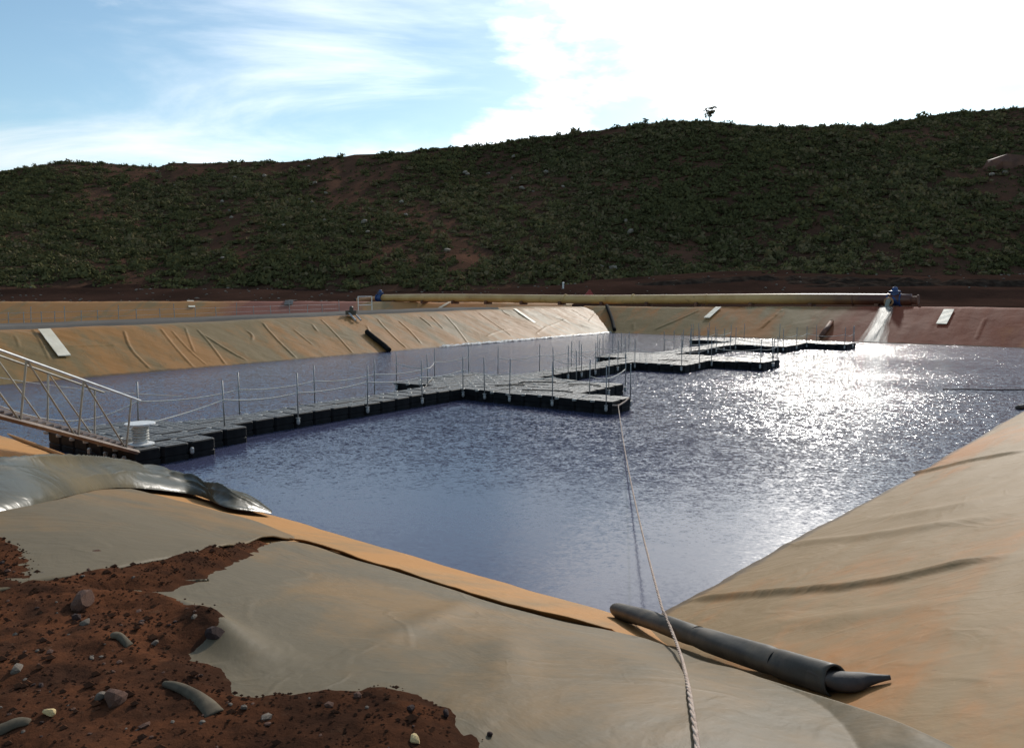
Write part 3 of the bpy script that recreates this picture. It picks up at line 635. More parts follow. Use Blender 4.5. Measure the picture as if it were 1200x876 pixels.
# ------------------------------------------------------------------ big discharge pipe on the far crest
pa = np.array(L4)+U4*(-32.0)+N4*6.3; pb_k = None
def pipe_pt(px):
    rx = (px-600)/FPX; p0 = np.array(L4)+N4*6.5
    # bearing px -> point on the pipe line (perspective with pitch: X = rx * depth)
    k = 0.0
    for _ in range(60):
        q = p0+U4*k; dep = q[1]*cos(PITCH)+(CAM_H-2.3)*sin(PITCH); e = q[0]-rx*dep; k -= e/(U4[0]-rx*U4[1]*cos(PITCH))
    return p0+U4*k
A = pipe_pt(449); B = pipe_pt(1068); ZP = 2.44; R_ = 0.37
n = 64; pts = np.array([A+(B-A)*t for t in np.linspace(0, 1, n)]); plen = np.linalg.norm(B-A)
zz = ZP+0.05*np.sin(np.linspace(0, 9, n))
seg = 22; V = []; UV = []
side = np.array([-(B-A)[1], (B-A)[0]])/plen
for i in range(n):
    for j in range(seg):
        a = 2*pi*j/seg; V.append((*(pts[i]+side*cos(a)*R_), zz[i]+sin(a)*R_)); UV.append((plen*i/(n-1), j/seg))
Fc = [(i*seg+j, i*seg+(j+1) % seg, (i+1)*seg+(j+1) % seg, (i+1)*seg+j) for i in range(n-1) for j in range(seg)]+[tuple(range(seg))[::-1], tuple((n-1)*seg+j for j in range(seg))]
dp = empty('discharge_pipe', (float((A+B)[0]/2), float((A+B)[1]/2), 2.0)); dpl = np.array(dp.location)
def child(mb, name, mat, par, smooth=False):
    o = mb.build(name, mat, par, smooth); o.matrix_parent_inverse = par_inv(par); return o
def par_inv(p):
    from mathutils import Matrix
    m = Matrix.Translation(p.location)
    q = p
    while q.parent: q = q.parent; m = Matrix.Translation(q.location) @ m
    return m.inverted()
def at_parent(o, p): o.parent = p; o.matrix_parent_inverse = par_inv(p); return o
at_parent(mk('pipe_barrel', V, Fc, 'pipe_paint', None, True, UV), dp)
tag(dp, 'long yellow steel pipe with blue valves lying along the far bank', 'pipe')
ud = np.array([*(B-A)/plen, 0]); sd3 = np.array([*(-side if side[1] > 0 else side), 0])   # sd3 points to the pond
for px in (663, 742, 828, 1000):
    q = pipe_pt(px); child(MB().lathe([(R_+.005, -.04), (R_+.035, -.03), (R_+.035, .03), (R_+.005, .04)], (*q, ZP), ud, 20), 'weld_collar', 'pipe_paint' if px < 900 else 'rust_steel', dp)
for k in np.linspace(2, plen-2, 12):
    q = A+(B-A)*k/plen; child(MB().box((*q, ZP-R_-.02), (.12, .45, .16), [ud, sd3, (0, 0, 1)]), 'support_block', 'rust_steel', dp)
def valve(px, out_dir, size, name):
    q = np.array([*pipe_pt(px), ZP]); v = MB(); up = np.array([0, 0, 1.])
    v.lathe([(.30, -.42), (.44, -.42), (.44, -.34), (.36, -.33), (.39, 0), (.36, .33), (.44, .34), (.44, .42), (.30, .42)], q, ud, 18)
    v.lathe([(.26, .2), (.24, .5), (.36, .52), (.36, .60), (.20, .62), (.16, .80), (.07, .86)], q, up, 16)
    o = child(v, 'valve_body', 'valve_blue', dp, False)
    w = MB(); c = q+up*1.0
    w.tube([c+np.array([cos(a)*.3, sin(a)*.3, 0]) for a in np.linspace(0, 2*pi, 17)], .03, 6, False)
    for a in (0, pi/2): w.tube([c-np.array([cos(a), sin(a), 0])*.3, c+np.array([cos(a), sin(a), 0])*.3], .02, 5)
    w.tube([q+up*.8, c], .03, 6); child(w, 'handwheel', 'galvanised', o)
    return q
q1 = valve(1048, 0, 1, 'a'); q2 = valve(446, 0, 1, 'b')
# outlet stub that faces the pond, with the orange bore
oq = q1+np.array([0, 0, -.02])-ud*.18; b = MB(); b.lathe([(.20, .2), (.20, .62), (.29, .62), (.29, .72), (.19, .72), (.17, .40)], oq, sd3+np.array([0, 0, -.12]), 18); child(b, 'outlet', 'bore_orange', dp)
b = MB(); b.lathe([(.165, .45), (.165, .60)], oq, sd3+np.array([0, 0, -.12]), 16); child(b, 'outlet_bore', 'black_plastic', dp)
b = MB(); b.lathe([(.26, 0), (.26, .35), (.36, .36), (.36, .42), (.26, .43)], (*B, ZP), ud, 18); child(b, 'blind_flange', 'rust_steel', dp)
oq2 = q2-ud*.4; b = MB(); b.tube([oq2, oq2-ud*1.2+sd3*.5+np.array([0, 0, -.1]), oq2-ud*2.0+sd3*1.4+np.array([0, 0, -.25])], .2, 12); child(b, 'side_outlet', 'bore_orange', dp)
b = MB(); b.lathe([(.24, 0), (.24, .12), (.15, .12)], oq2-ud*2.0+sd3*1.4+np.array([0, 0, -.25]), -ud*.6+sd3*.9, 14); child(b, 'outlet_flange', 'black_plastic', dp)

# water running from the outlet down the liner
sp = [(1044, 357.5, .35), (1039, 362, .55), (1035, 370, .62), (1030, 382, .75), (1026, 392, .85), (1022, 402, .95)]
C = np.array([[*at(a, b_, z_far, t0=30)[:2], w] for a, b_, w in sp]); C = resample(smooth_poly(C), 50); m = 24; P = np.zeros((50, m, 3)); uv = np.zeros((50, m, 2))
for i in range(50):
    for j in range(m):
        s_ = (j/(m-1)-.5)*2; wob = 1+.25*fbm(np.array(i*.18), np.array(3.0 if s_ < 0 else 8.0), 3); p = C[i, :2]+U4*s_*C[i, 2]*wob
        K_, D_ = kd(L4, U4, N4, p[0], p[1]); P[i, j] = (p[0], p[1], z_far(p[0], p[1])+disp_far(np.array(p[0]), np.array(p[1]), K_, D_)+.015+.035*(1-s_*s_)**.5); uv[i, j] = (s_, i*.1)
tag(gridmesh('water_spill', P, 'wet_spill', uv=uv), 'pale water spilling down the far liner below the blue valve', 'water spill')
# the falling jet
j = MB(); pj = []; o0 = oq+sd3*.66; 
for t in np.linspace(0, 1, 9): pj.append(o0+sd3*.75*t+np.array([0, 0, -.1*t-.95*t*t]))
j.tube(pj, [.15, .15, .14, .14, .13, .13, .14, .16, .2], 10)
tag(j.build('water_jet', 'wet_film', None, True), 'short water jet falling from the outlet of the right valve', 'water jet')

# ------------------------------------------------------------------ strips, hoses and small things on the liners
def ribbon(name, px0, px1, zf, width, mat, label, cat, group=None, t0=15, off=.05, thick=.03, disp=None, across=None):
    A = at(*px0, zf, t0=t0); B = at(*px1, zf, t0=t0); n = 14; dv = (B-A)[:2]; dv /= np.linalg.norm(dv); w = across if across is not None else np.array([-dv[1], dv[0]]); v = []; f = []
    for i in range(n):
        p = A+(B-A)*i/(n-1); 
        for s in (-1, -.33, .33, 1):
            q = p[:2]+w*s*width/2; h = float(zf(q[0], q[1]))+off+.004*sin(i*1.3+s*2); v.append((q[0], q[1], h))
        for s in (1, .33, -.33, -1):
            q = p[:2]+w*s*width/2; h = float(zf(q[0], q[1]))+off-thick+.004*sin(i*1.3+s*2); v.append((q[0], q[1], h))
    for i in range(n-1):
        for j in range(8): f.append((i*8+j, i*8+(j+1) % 8, (i+1)*8+(j+1) % 8, (i+1)*8+j))
    f += [tuple(range(8)), tuple((n-1)*8+j for j in range(8))[::-1]]
    return tag(mk(name, v, f, mat), label, cat, group)
zsec = lambda x, y: np.interp(x, c2[:, 0], c2[:, 2])-0.418*np.maximum(np.interp(x, c2[:, 0], c2[:, 1])-y, 0)
ribbon('escape_strip', (52, 388), (76, 420), z_left, .42, 'pale_strip', 'widest pale strip laid down the berm behind the gangway', 'strip', 'pale strips on the liners', off=.09, across=U3)
ribbon('escape_strip', (603, 363), (627, 380), z_left, .36, 'pale_strip', 'pale strip down the left berm short of the far corner', 'strip', 'pale strips on the liners', t0=30, off=.09, across=U3)
ribbon('escape_strip', (842, 361), (828, 373), z_far, .45, 'pale_strip', 'pale strip down the far bank below the middle of the pipe', 'strip', 'pale strips on the liners', t0=30, off=.07, across=U4)
ribbon('escape_strip', (1112, 364), (1103, 382), z_far, .55, 'pale_strip', 'pale strip down the far bank right of the pipe end', 'strip', 'pale strips on the liners', t0=30, off=.07, across=U4)
ribbon('escape_strip', (212, 351), (225, 361), zsec, .7, 'pale_strip', 'pale strip on the second basin slope beyond the berm road', 'strip', 'pale strips on the liners', t0=60, off=.12, across=np.array([1., 0]))
ribbon('escape_strip', (528, 355), (512, 364), zsec, .5, 'pale_strip', 'pale strip left of the pipe middle beyond the berm', 'strip', 'pale strips on the liners', t0=55, off=.12, across=np.array([1., 0]))
ribbon('dark_strip', (352, 352), (338, 360), zsec, .9, 'roll_rubber', 'dark folded strip on the second basin slope', 'strip', None, t0=60, off=.15, across=np.array([1., 0]))
def hose(name, pxs, zf, r, mat, label, cat, t0=20, extra=None, n=10):
    P = [at(a, b, zf, t0=t0)+np.array([0, 0, r*.9]) for a, b in pxs]
    if extra is not None: P += extra
    P = smooth_poly(np.array(P), 2); b = MB(); b.tube(P, r, n); return tag(b.build(name, mat, None, True), label, cat)
hose('black_hose', [(430, 392), (440, 400), (450, 408), (456, 413)], z_left, .13, 'hose_rubber', 'thick black hose end running down the left berm into the water', 'hose')
hose('corner_hose', [(711, 361), (715, 370), (718, 379), (720, 389)], z_far, .14, 'hose_rubber', 'black hose lying down the far corner of the pond', 'hose', 30)
ip = empty('inlet_pipe', tuple(at(968, 388, z_far, t0=30)))
P0 = at(962, 397, z_far, t0=30); P1 = at(974, 380, z_far, t0=30)+np.array([0, 0, .12])
child(MB().tube([P0+np.array([0, 0, .1]), P1], .14, 10), 'pipe_body', 'rust_steel', ip, True); d_ = (P1-P0)/np.linalg.norm(P1-P0)
child(MB().lathe([(.14, -.02), (.155, -.015), (.155, .05), (.12, .055)], P1, d_, 12), 'pipe_lip', 'bore_orange', ip)
tag(ip, 'short rusty pipe leaning out of the far bank near the last dock', 'pipe')
# pump skid / anchor on the berm edge
sk = empty('anchor_plate', tuple(at(412, 371, z_left, t0=20))); p = at(412, 371, z_left, t0=20)
child(MB().box(p+np.array([0, 0, .2]), (.28, .2, .12)).lathe([(.12, .1), (.1, .3), (.03, .36)], p+np.array([0, 0, .2]), (0, 0, 1), 8), 'block', 'roll_rubber', sk)
for e in (-.18, .18):
    g0 = p+np.array([*U3*e, .2]); g1 = at(420, 379, z_left, t0=20)+np.array([*U3*e, .12]); child(MB().tube([g0, g1], .05, 6), 'guy_bar', 'zinc_clamp', sk)
tag(sk, 'small dark anchor block with two pale bars on the berm edge', 'anchor')

# fence along the far side of the berm road
fe = empty('post_fence', (*(L3+N3*9.0+U3*10), 1.5))
def berm_pt(px, D):
    rx = (px-600)/FPX; p0 = L3+N3*D; k = 10.
    for _ in range(60):
        q = p0+U3*k; dep = q[1]*cos(PITCH)+1.2*sin(PITCH); e = q[0]-rx*dep; k -= e/(U3[0]-rx*U3[1]*cos(PITCH))
    q = p0+U3*k; return np.array([q[0], q[1], 1.52+.32*float(sstep(k, 0, 42))])
fpx = [-20, 10, 28, 36, 49, 64, 76, 95, 115, 139, 160, 188, 205, 229, 254, 277, 298, 318, 340, 360, 378, 398]
tops = []
for i, x_ in enumerate(fpx):
    p = berm_pt(x_, 8.3); h = .55 if i % 3 else .75; q = p+np.array([random.uniform(-.05, .05), 0, h]); child(MB().tube([p-np.array([0, 0, .3]), q], .018, 5), 'fence_post', 'galvanised', fe); tops.append(p+np.array([0, 0, .5]))
for h in (0, -.25):
    child(MB().tube([t+np.array([0, 0, h]) for t in tops], .006, 4, False), 'wire', 'galvanised', fe)
tag(fe, 'thin steel post and wire fence along the berm road', 'fence')
gf = empty('pipe_frame', tuple(berm_pt(428, 8.6))); ga = berm_pt(420, 8.6); gb = berm_pt(436, 8.6); b = MB()
for g in (ga, gb): child(MB().tube([g-np.array([0, 0, .2]), g+np.array([0, 0, .95])], .028, 6), 'upright', 'handrail_zinc', gf)
for h in (.4, .93): child(MB().tube([ga+np.array([0, 0, h]), gb+np.array([0, 0, h])], .022, 6), 'crossbar', 'handrail_zinc', gf)
tag(gf, 'white pipe frame standing on the berm below the left valve', 'frame')

# small things on the track below the hill
p = atY(660, 331, 92); p[2] = float(z_ground(np.array(p[0]), np.array(p[1])))
t = MB(); t.lathe([(.11, -.2), (.11, .6), (.08, .62)], p, (0, 0, 1), 8).lathe([(.15, .62), (.15, .7), (.05, .74)], p, (0, 0, 1), 8); tag(t.build('marker_post', 'white_plastic'), 'small white marker post at the foot of the hill', 'post')
p = atY(690, 347, 80); p[2] = float(z_ground(np.array(p[0]), np.array(p[1])))
t = MB(); t.add([p+np.array(q) for q in [(-1, 0, 0), (1.0, 0.1, 0), (0.1, .05, 1.25), (-.9, .7, 0), (1.1, .8, 0), (.05, .6, 1.15)]], [(0, 1, 2), (3, 5, 4), (0, 2, 5, 3), (1, 4, 5, 2), (0, 3, 4, 1)])
tag(t.build('red_cover', 'red_cloth'), 'small red cover pitched behind the yellow pipe', 'cover')
for i, (px, py, Yd, ln_) in enumerate([(1110, 327, 88, 34), (870, 329, 92, 26), (1010, 331, 90, 22)]):
    p = atY(px, py, Yd); nn = 60; V = []; 
    P = np.zeros((nn, 9, 3))
    for a in range(nn):
        for b_ in range(9):
            s_ = (b_/8-.5)*2; xx = p[0]+(a/(nn-1)-.5)*ln_; yy = p[1]+s_*1.6; zg = float(z_ground(np.array(xx), np.array(yy))); e = sin(pi*a/(nn-1))**.4
            P[a, b_] = (xx, yy, zg-.15+e*(1-s_*s_)*(0.42+.5*fbm(np.array(a*.25+i*9), np.array(b_*.3), 3)))
    tag(gridmesh('gravel_ridge', P, 'gravel_pile', smooth=False), ['longest pale gravel windrow at the foot of the hill on the right', 'low gravel windrow left of the long one at the hill foot', 'short gravel heap behind the right end of the pipe'][i], 'gravel', 'gravel windrows along the track')
VV = []; TT = []; off = 0
ico = RS[0]; iv = np.array([(1, .1, 0), (.1, .9, .1), (-.9, -.1, .1), (0, -1, -.1), (.1, 0, .9), (0, .1, -1)]); it = np.array([(0, 1, 4), (1, 2, 4), (2, 3, 4), (3, 0, 4), (1, 0, 5), (2, 1, 5), (3, 2, 5), (0, 3, 5)])
for i in range(240):
    px = rng.uniform(-20, 1230); Yd = rng.uniform(84, 99); xx = (px-600)/FPX*Yd; s = rng.uniform(.04, .14)*(1.5 if rng.random() < .1 else 1); zg = float(z_ground(np.array(xx), np.array(Yd))); VV.append(iv*np.array([s*1.6, s, s*.7])+np.array([xx, Yd, zg+.05])); TT.append(it+off); off += len(iv)
tag(trimesh('track_rubble', np.concatenate(VV), np.concatenate(TT), 'hill_rock'), 'pale rubble scattered along the earth track', 'rubble', None, 'stuff')

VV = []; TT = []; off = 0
for i in range(900):  # white specks modelled in place of glare on the wet liner edge
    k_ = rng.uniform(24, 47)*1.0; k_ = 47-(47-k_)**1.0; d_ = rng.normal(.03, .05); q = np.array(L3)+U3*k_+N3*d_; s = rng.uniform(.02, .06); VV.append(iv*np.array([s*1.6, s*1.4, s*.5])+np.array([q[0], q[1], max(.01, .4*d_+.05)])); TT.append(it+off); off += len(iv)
tag(trimesh('glare_line', np.concatenate(VV), np.concatenate(TT), 'white_plastic'), 'white specks standing in for glare along the waterline of the left berm', 'glare', None, 'stuff')

# ------------------------------------------------------------------ floating dock of plastic cubes
J = np.array([-1.325, 20.415]); DA = radians(54); E1 = np.array([cos(DA), sin(DA)]); E2 = np.array([sin(DA), -cos(DA)])
def dk(s, t, z=0.0):
    q = J+E1*s+E2*t; return np.array([q[0], q[1], z])
cells = set()
for (s0, s1, t0, t1) in [(-9.5, 14.5, -1, 0), (14.5, 27.5, -1.5, -.5), (-9.5, -8.0, 0, 1.0), (-8.0, -7.0, 0, .5), (-9.5, -7.5, -2, -1), (0, 3.5, 0, 3), (0, 1, 3, 4.5), (0, 3.5, -2.5, -1), (10, 14.5, 0, 2), (12.5, 14.5, 2, 4), (11.5, 14.5, -2.5, -1),
                         (22, 27.5, -.5, 2), (25.5, 27.5, 2, 4), (24.5, 27.5, -4, -1.5)]:
    for i in range(int(round(s0*2)), int(round(s1*2))):
        for j in range(int(round(t0*2)), int(round(t1*2))): cells.add((i, j))
def cube_mesh():
    h, c, b = .2485, .045, .018; zt, zb = .30, -.10; v = []; f = []
    def ring(hh, cc, z):
        k = len(v)
        for (x, y) in [(hh, -hh+cc), (hh, hh-cc), (hh-cc, hh), (-hh+cc, hh), (-hh, hh-cc), (-hh, -hh+cc), (-hh+cc, -hh), (hh-cc, -hh)]: v.append((x, y, z))
        return k
    ks = [ring(h, c, zb), ring(h, c, .09), ring(h-.012, c, .10), ring(h-.012, c, .12), ring(h, c, .13), ring(h, c, zt-b), ring(h-b, c*1.1, zt)]
    for a, d in zip(ks[:-1], ks[1:]):
        for j in range(8): f.append((a+j, a+(j+1) % 8, d+(j+1) % 8, d+j))
    f.append(tuple(ks[-1]+j for j in range(8))); return v, f
cv, cf = cube_mesh()
dock = empty('floating_dock', (*J, 0)); dock.rotation_euler = (0, 0, 0)
tag(dock, 'black plastic cube walkway floating zigzag across the pond with thin posts', 'floating dock')
order = sorted(cells, key=lambda c: np.hypot(*(J+E1*(c[0]*.5)+E2*(c[1]*.5))))
cube_me = None; bulk = MB(); pins = MB()
def tilt(i, j): return 0.012*sin(i*.9+j*1.7)+0.01*sin(i*.31-j*.8)
for n_, (i, j_) in enumerate(order):
    p = dk(i*.5+.25, j_*.5+.25, tilt(i, j_))
    if n_ < 300:
        if cube_me is None:
            o = mk('float_cube', cv, cf, 'black_plastic'); cube_me = o.data; cube_me.materials.append(MAT['deck_dust']); cube_me.polygons[len(cf)-1].material_index = 1
        else: o = bpy.data.objects.new('float_cube', cube_me); COL.objects.link(o)
        o.parent = dock; o.location = (p[0]-J[0], p[1]-J[1], p[2]); o.rotation_euler = (0.01*sin(n_*2.1), 0.01*sin(n_*1.3), DA+random.uniform(-.008, .008))
    else:
        R2 = np.array([[cos(DA), -sin(DA), 0], [sin(DA), cos(DA), 0], [0, 0, 1]]); bulk.add([R2@np.array(v)+p for v in cv], cf)
o = tag(child(bulk, 'float_cubes', 'black_plastic', dock), kind='stuff'); o.data.materials.append(MAT['deck_dust'])
for i_ in range(len(cf)-1, len(o.data.polygons), len(cf)): o.data.polygons[i_].material_index = 1
for (i, j_) in cells:                         # connecting pins at the corners, moulded treads
    for (a, c_) in ((0, 0), (1, 0), (0, 1), (1, 1)):
        if a+c_ and (i+a, j_+c_) in cells and a*c_ == 0: pass
    p = dk(i*.5, j_*.5, .285+tilt(i, j_)); pins.lathe([(.062, -.03), (.062, .012), (.05, .02)], p, (0, 0, 1), 7)
    for (a, c_) in ((.16, .16), (.34, .16), (.16, .34), (.34, .34)):
        q = dk(i*.5+a, j_*.5+c_, .302+tilt(i, j_)); pins.box(q, (.055, .02, .006), [np.array([*E1, 0]), np.array([*E2, 0]), np.array([0, 0, 1.])])
tag(child(pins, 'deck_pins', 'pin_plastic', dock), kind='stuff')
# stanchions with side brackets
posts_front = [(-7.2, .06), (-5.47, .06), (-3.5, .06), (-1.65, .06), (-.05, .06)]; posts_rear = [(-8.3, -1.06), (-6.1, -1.06), (-4.1, -1.06), (-2.2, -1.06), (-.2, -1.06)]
posts_more = [(-.06, 1.6), (-.06, 2.9), (-.06, 4.4), (1.06, 3.3), (-.06, -2.4), (1.75, -2.56), (3.4, -2.56), (3.56, -1.5), (3.56, 1.4), (5.25, .06), (7.0, .06), (8.6, .06), (9.94, .06), (5.25, -1.06), (7.25, -1.06), (9.25, -1.06), (11.3, -1.06),
              (9.94, 1.9), (12.4, 2.06), (12.44, 3.9), (14.56, 3.9), (14.56, 2.0), (14.56, .3), (11.44, -2.4), (13, -2.56), (14.5, -2.56), (16.2, -.44), (18.3, -.44), (20.3, -.44), (21.9, -.44), (16, -1.56), (18, -1.56), (20, -1.56), (22, -1.56), (24.3, -1.56),
              (21.94, 1.9), (25.4, 2.06), (25.44, 3.9), (27.56, 3.9), (27.56, 2.0), (27.56, 0), (24.44, -3.9), (26, -4.06), (27.5, -4.06), (27.56, -2), (-.06, .8), (2.5, 3.06), (4.4, .06), (6.1, .06), (7.8, -1.06), (11.2, 2.06), (13.4, 4.06), (13.5, 4.06), (15.3, -.44), (17.2, -.44), (19.3, -.44), (17, -1.56), (19, -1.56), (21, -1.56), (23.6, 2.06), (26.5, 4.06), (25.2, -4.06), (13.8, -2.56), (12.2, -2.56)]
lean = {(1.06, 4.45): (-.22, 0.12), (3.45, 3.06): (-.06, .05)}
proto_post = None
def add_post(s, t, ln_=(0, 0)):
    global proto_post
    p = dk(s, t, .0)
    if proto_post is None:
        b = MB(); b.tube([(0, 0, .12), (0, 0, 1.17)], .0145, 6); o = b.build('post', 'post_steel', None, True); proto_post = o
        c = MB(); c.lathe([(.016, .08), (.034, .10), (.04, .14), (.034, .19), (.02, .21)], (0, 0, 0), (0, 0, 1), 8).box((0, 0, .22), (.035, .035, .01)); c.build('bracket', 'zinc_clamp', o)
    else: o = copy_tree(proto_post)
    o.parent = dock; o.location = (p[0]-J[0], p[1]-J[1], 0); o.rotation_euler = (ln_[1]+random.uniform(-.025, .025), ln_[0]+random.uniform(-.025, .025), DA)
for s, t in posts_front+posts_rear+posts_more: add_post(s, t)
for (s, t), l in lean.items(): add_post(s, t, l)
def sag(A, B, d, n=10): return [A+(B-A)*u+np.array([0, 0, -4*d*u*(1-u)]) for u in np.linspace(0, 1, n)]
def rope_line(pts, sags, name, mat, r, par):
    P = []
    for (a, b_), d in zip(zip(pts[:-1], pts[1:]), sags): P += sag(a, b_, d)[:-1]
    P.append(pts[-1]); return child(MB().tube(P, r, 5), name, mat, par, True)
hz = .80
sp_top = dk(-9.1, .55, .62)
rope_line([sp_top]+[dk(s, t, hz-.05*(i % 2)) for i, (s, t) in enumerate(posts_front)], [.03, .06, .05, .06, .06], 'rail_rope', 'white_rope', .014, dock)
rope_line([dk(-10.6, -1.1, 1.0), dk(-9.6, -1.06, .60)]+[dk(s, t, hz) for s, t in posts_rear]+[dk(-.06, -2.4, .85)], [.05, .1, .07, .06, .06, .06, .05], 'rail_rope', 'white_rope', .012, dock)
rope_line([dk(-.2, -1.06, .8), dk(1.75, -2.56, .75), dk(3.4, -2.56, .8)], [.05, .05], 'rail_rope', 'white_rope', .010, dock)
rope_line([dk(1.06, 3.3, .75), dk(3.45, 3.06, .72)], [.16], 'rail_rope', 'white_rope', .016, dock)
rope_line([dk(16.2, -.44, .6), dk(21.9, -.44, .6), dk(21.94, 1.9, .6)], [.1, .15], 'rail_rope', 'white_rope', .016, dock)
for pts_, sg_ in (([(-.05, .06), (-.06, 1.6), (-.06, 2.9), (-.06, 4.4)], .10), ([(3.56, 1.4), (4.4, .06), (6.1, .06), (7.0, .06), (8.6, .06), (9.94, .06)], .08), ([(3.56, -1.5), (5.25, -1.06), (7.25, -1.06), (9.25, -1.06), (11.3, -1.06)], .08),
                ([(9.94, .06), (9.94, 1.9), (12.4, 2.06), (12.44, 3.9), (14.56, 3.9)], .10), ([(16, -1.56), (18, -1.56), (20, -1.56), (22, -1.56), (24.3, -1.56)], .08), ([(21.94, 1.9), (23.6, 2.06), (25.4, 2.06), (25.44, 3.9), (27.56, 3.9)], .10)):
    rope_line([dk(a_, b2, .80) for a_, b2 in pts_], [sg_*random.uniform(.5, 1.3) for _ in pts_[1:]], 'rail_rope', 'white_rope', .009, dock)
for pts in ([(.9, .4), (1.6, 1.1), (1.9, .3), (2.6, 1.3)], [(.5, 1.6), (1.0, 2.4), (.9, 2.9)], [(2.3, 1.9), (2.7, 2.4), (2.5, 2.8)], [(11, .5), (11.6, 1.2), (11.2, 1.6)], [(-.6, -.8), (.4, -1.6), (1.0, -2.0)]):
    child(MB().tube(smooth_poly(np.array([dk(s, t, .325) for s, t in pts]), 2), .018, 5), 'loose_rope', 'roll_rubber', dock, True)
for s, t in [(-9.56, .25), (-9.56, .55), (-9.56, .85), (-8.5, 1.06), (-9.56, -.3)]:
    child(MB().lathe([(.02, .1), (.035, .12), (.035, .19), (.02, .21)], dk(s, t), (0, 0, 1), 7), 'side_clip', 'zinc_clamp', dock)

# white rope spool at the shore end of the dock
p = dk(-9.15, .62, .30); spool = empty('rope_spool', tuple(p))
child(MB().lathe([(.13, .03), (.11, .08), (.10, .2), (.11, .31), (.13, .34)], p, (0, 0, 1), 18), 'spool_core', 'white_plastic', spool, True)
child(MB().lathe([(.2, .0), (.21, .01), (.21, .03), (.13, .04)], p, (0, 0, 1), 20), 'lower_flange', 'white_plastic', spool)
child(MB().lathe([(.13, .335), (.235, .345), (.24, .36), (.235, .375), (.05, .38)], p, (0, 0, 1), 20), 'upper_flange', 'white_plastic', spool)
for k in range(5): child(MB().tube([p+np.array([cos(a)*.118, sin(a)*.118, .1+.045*k]) for a in np.linspace(0, 2*pi, 17)], .018, 5, False), 'rope_turn', 'white_rope', spool, True)
tag(spool, 'white spool standing on the shore end of the floating dock', 'spool')
cr = []
for a in np.linspace(0, 4*pi, 40): cr.append(dk(-9.15, .25, .335)+np.array([cos(a)*(.14+.02*sin(3*a)), sin(a)*.12, .012*a/pi]))
tag(MB().tube(cr, .016, 5).build('coiled_rope', 'white_rope', None, True), 'small pale coil of rope beside the white spool', 'rope')

# ------------------------------------------------------------------ gangway from the bank to the dock
gw = empty('gangway', tuple(dk(-9.6, .1, .35)))
e0n = at(149, 526.5, .37); e0f = at(112, 514, .37)
gd = np.array([-.2, -.98]); gd /= np.linalg.norm(gd); LEN = 3.3; rise = .387
def gp(side, s, h, lean_=0.0):
    b = (e0n if side == 0 else e0f); o = (b[:2]-(e0n+e0f)[:2]/2); o = o/np.linalg.norm(o); q = b[:2]+gd*s+o*lean_*h; return np.array([q[0], q[1], .37+rise*s+h])
for side in (0, 1):
    ln_ = .12
    child(MB().tube([gp(side, -.25, -.0), gp(side, LEN, 0)], .038 if side == 0 else .03, 4), 'bottom_chord', 'rusty_chord', gw)
    child(MB().tube([gp(side, -.30, .86, ln_), gp(side, LEN, .86, ln_)], .019, 8), 'handrail', 'handrail_zinc' if side == 0 else 'frame_paint', gw)
    for k, s in enumerate(np.arange(0.02, LEN, .98)):
        child(MB().tube([gp(side, s, 0), gp(side, s-.12, .86, ln_)], .015, 6), 'upright', 'frame_paint', gw)
        if s+.98 < LEN: child(MB().tube([gp(side, s+.05, 0), gp(side, s+.86, .86, ln_)] if k % 2 else [gp(side, s+.0, .0), gp(side, s+.86, .86, ln_)], .0125, 6), 'brace', 'frame_paint', gw)
for side in (0, 1): child(MB().tube([gp(side, LEN-.05, 0), gp(side, LEN-.05, 0)*np.array([1, 1, 0])+np.array([0, 0, .9])], .04, 6), 'support_leg', 'rusty_chord', gw)
for k in range(25):
    s = -.1+k*.132; a = gp(0, s, .05); b_ = gp(1, s, .05); m = (a+b_)/2; hw = np.linalg.norm(a-b_)/2; ax = (b_-a)/np.linalg.norm(b_-a)
    child(MB().box(m, (hw, .055, .014), [ax, np.array([*gd, 0]), np.array([0, 0, 1.])]), 'deck_plank', 'rusty_chord', gw)
tag(gw, 'sloping steel truss gangway with handrails from the bank to the dock', 'gangway')

# thin line hanging over the water behind the gangway, dark cable afloat on the right
a = at(-30, 457, .9); b_ = at(165, 467, .55)
child_line = MB().tube(sag(np.array([-14.0, 19.0, 1.0]), dk(-7.4, -1.06, .8), .12, 24), .010, 5); tag(child_line.build('mooring_line', 'white_rope', None, True), 'thin pale line stretched over the water behind the gangway', 'rope')
P = [at(x_, y_, .015) for x_, y_ in [(1105, 456), (1130, 455.6), (1160, 456.6), (1190, 456), (1230, 457), (1290, 456)]]; tag(MB().tube(smooth_poly(np.array(P)), .015, 6).build('floating_cable', 'black_plastic', None, True), 'thin black cable floating near the right shore', 'cable')
P = [at(1192, 478, .03), at(1205, 475, .06), at(1225, 474, .05), at(1260, 476, .03)]; tag(MB().tube(smooth_poly(np.array(P)), [.03]+[.07]*(len(smooth_poly(np.array(P)))-1), 8).build('float_log', 'roll_rubber', None, True), 'black float lying at the waterline at the right edge', 'float')

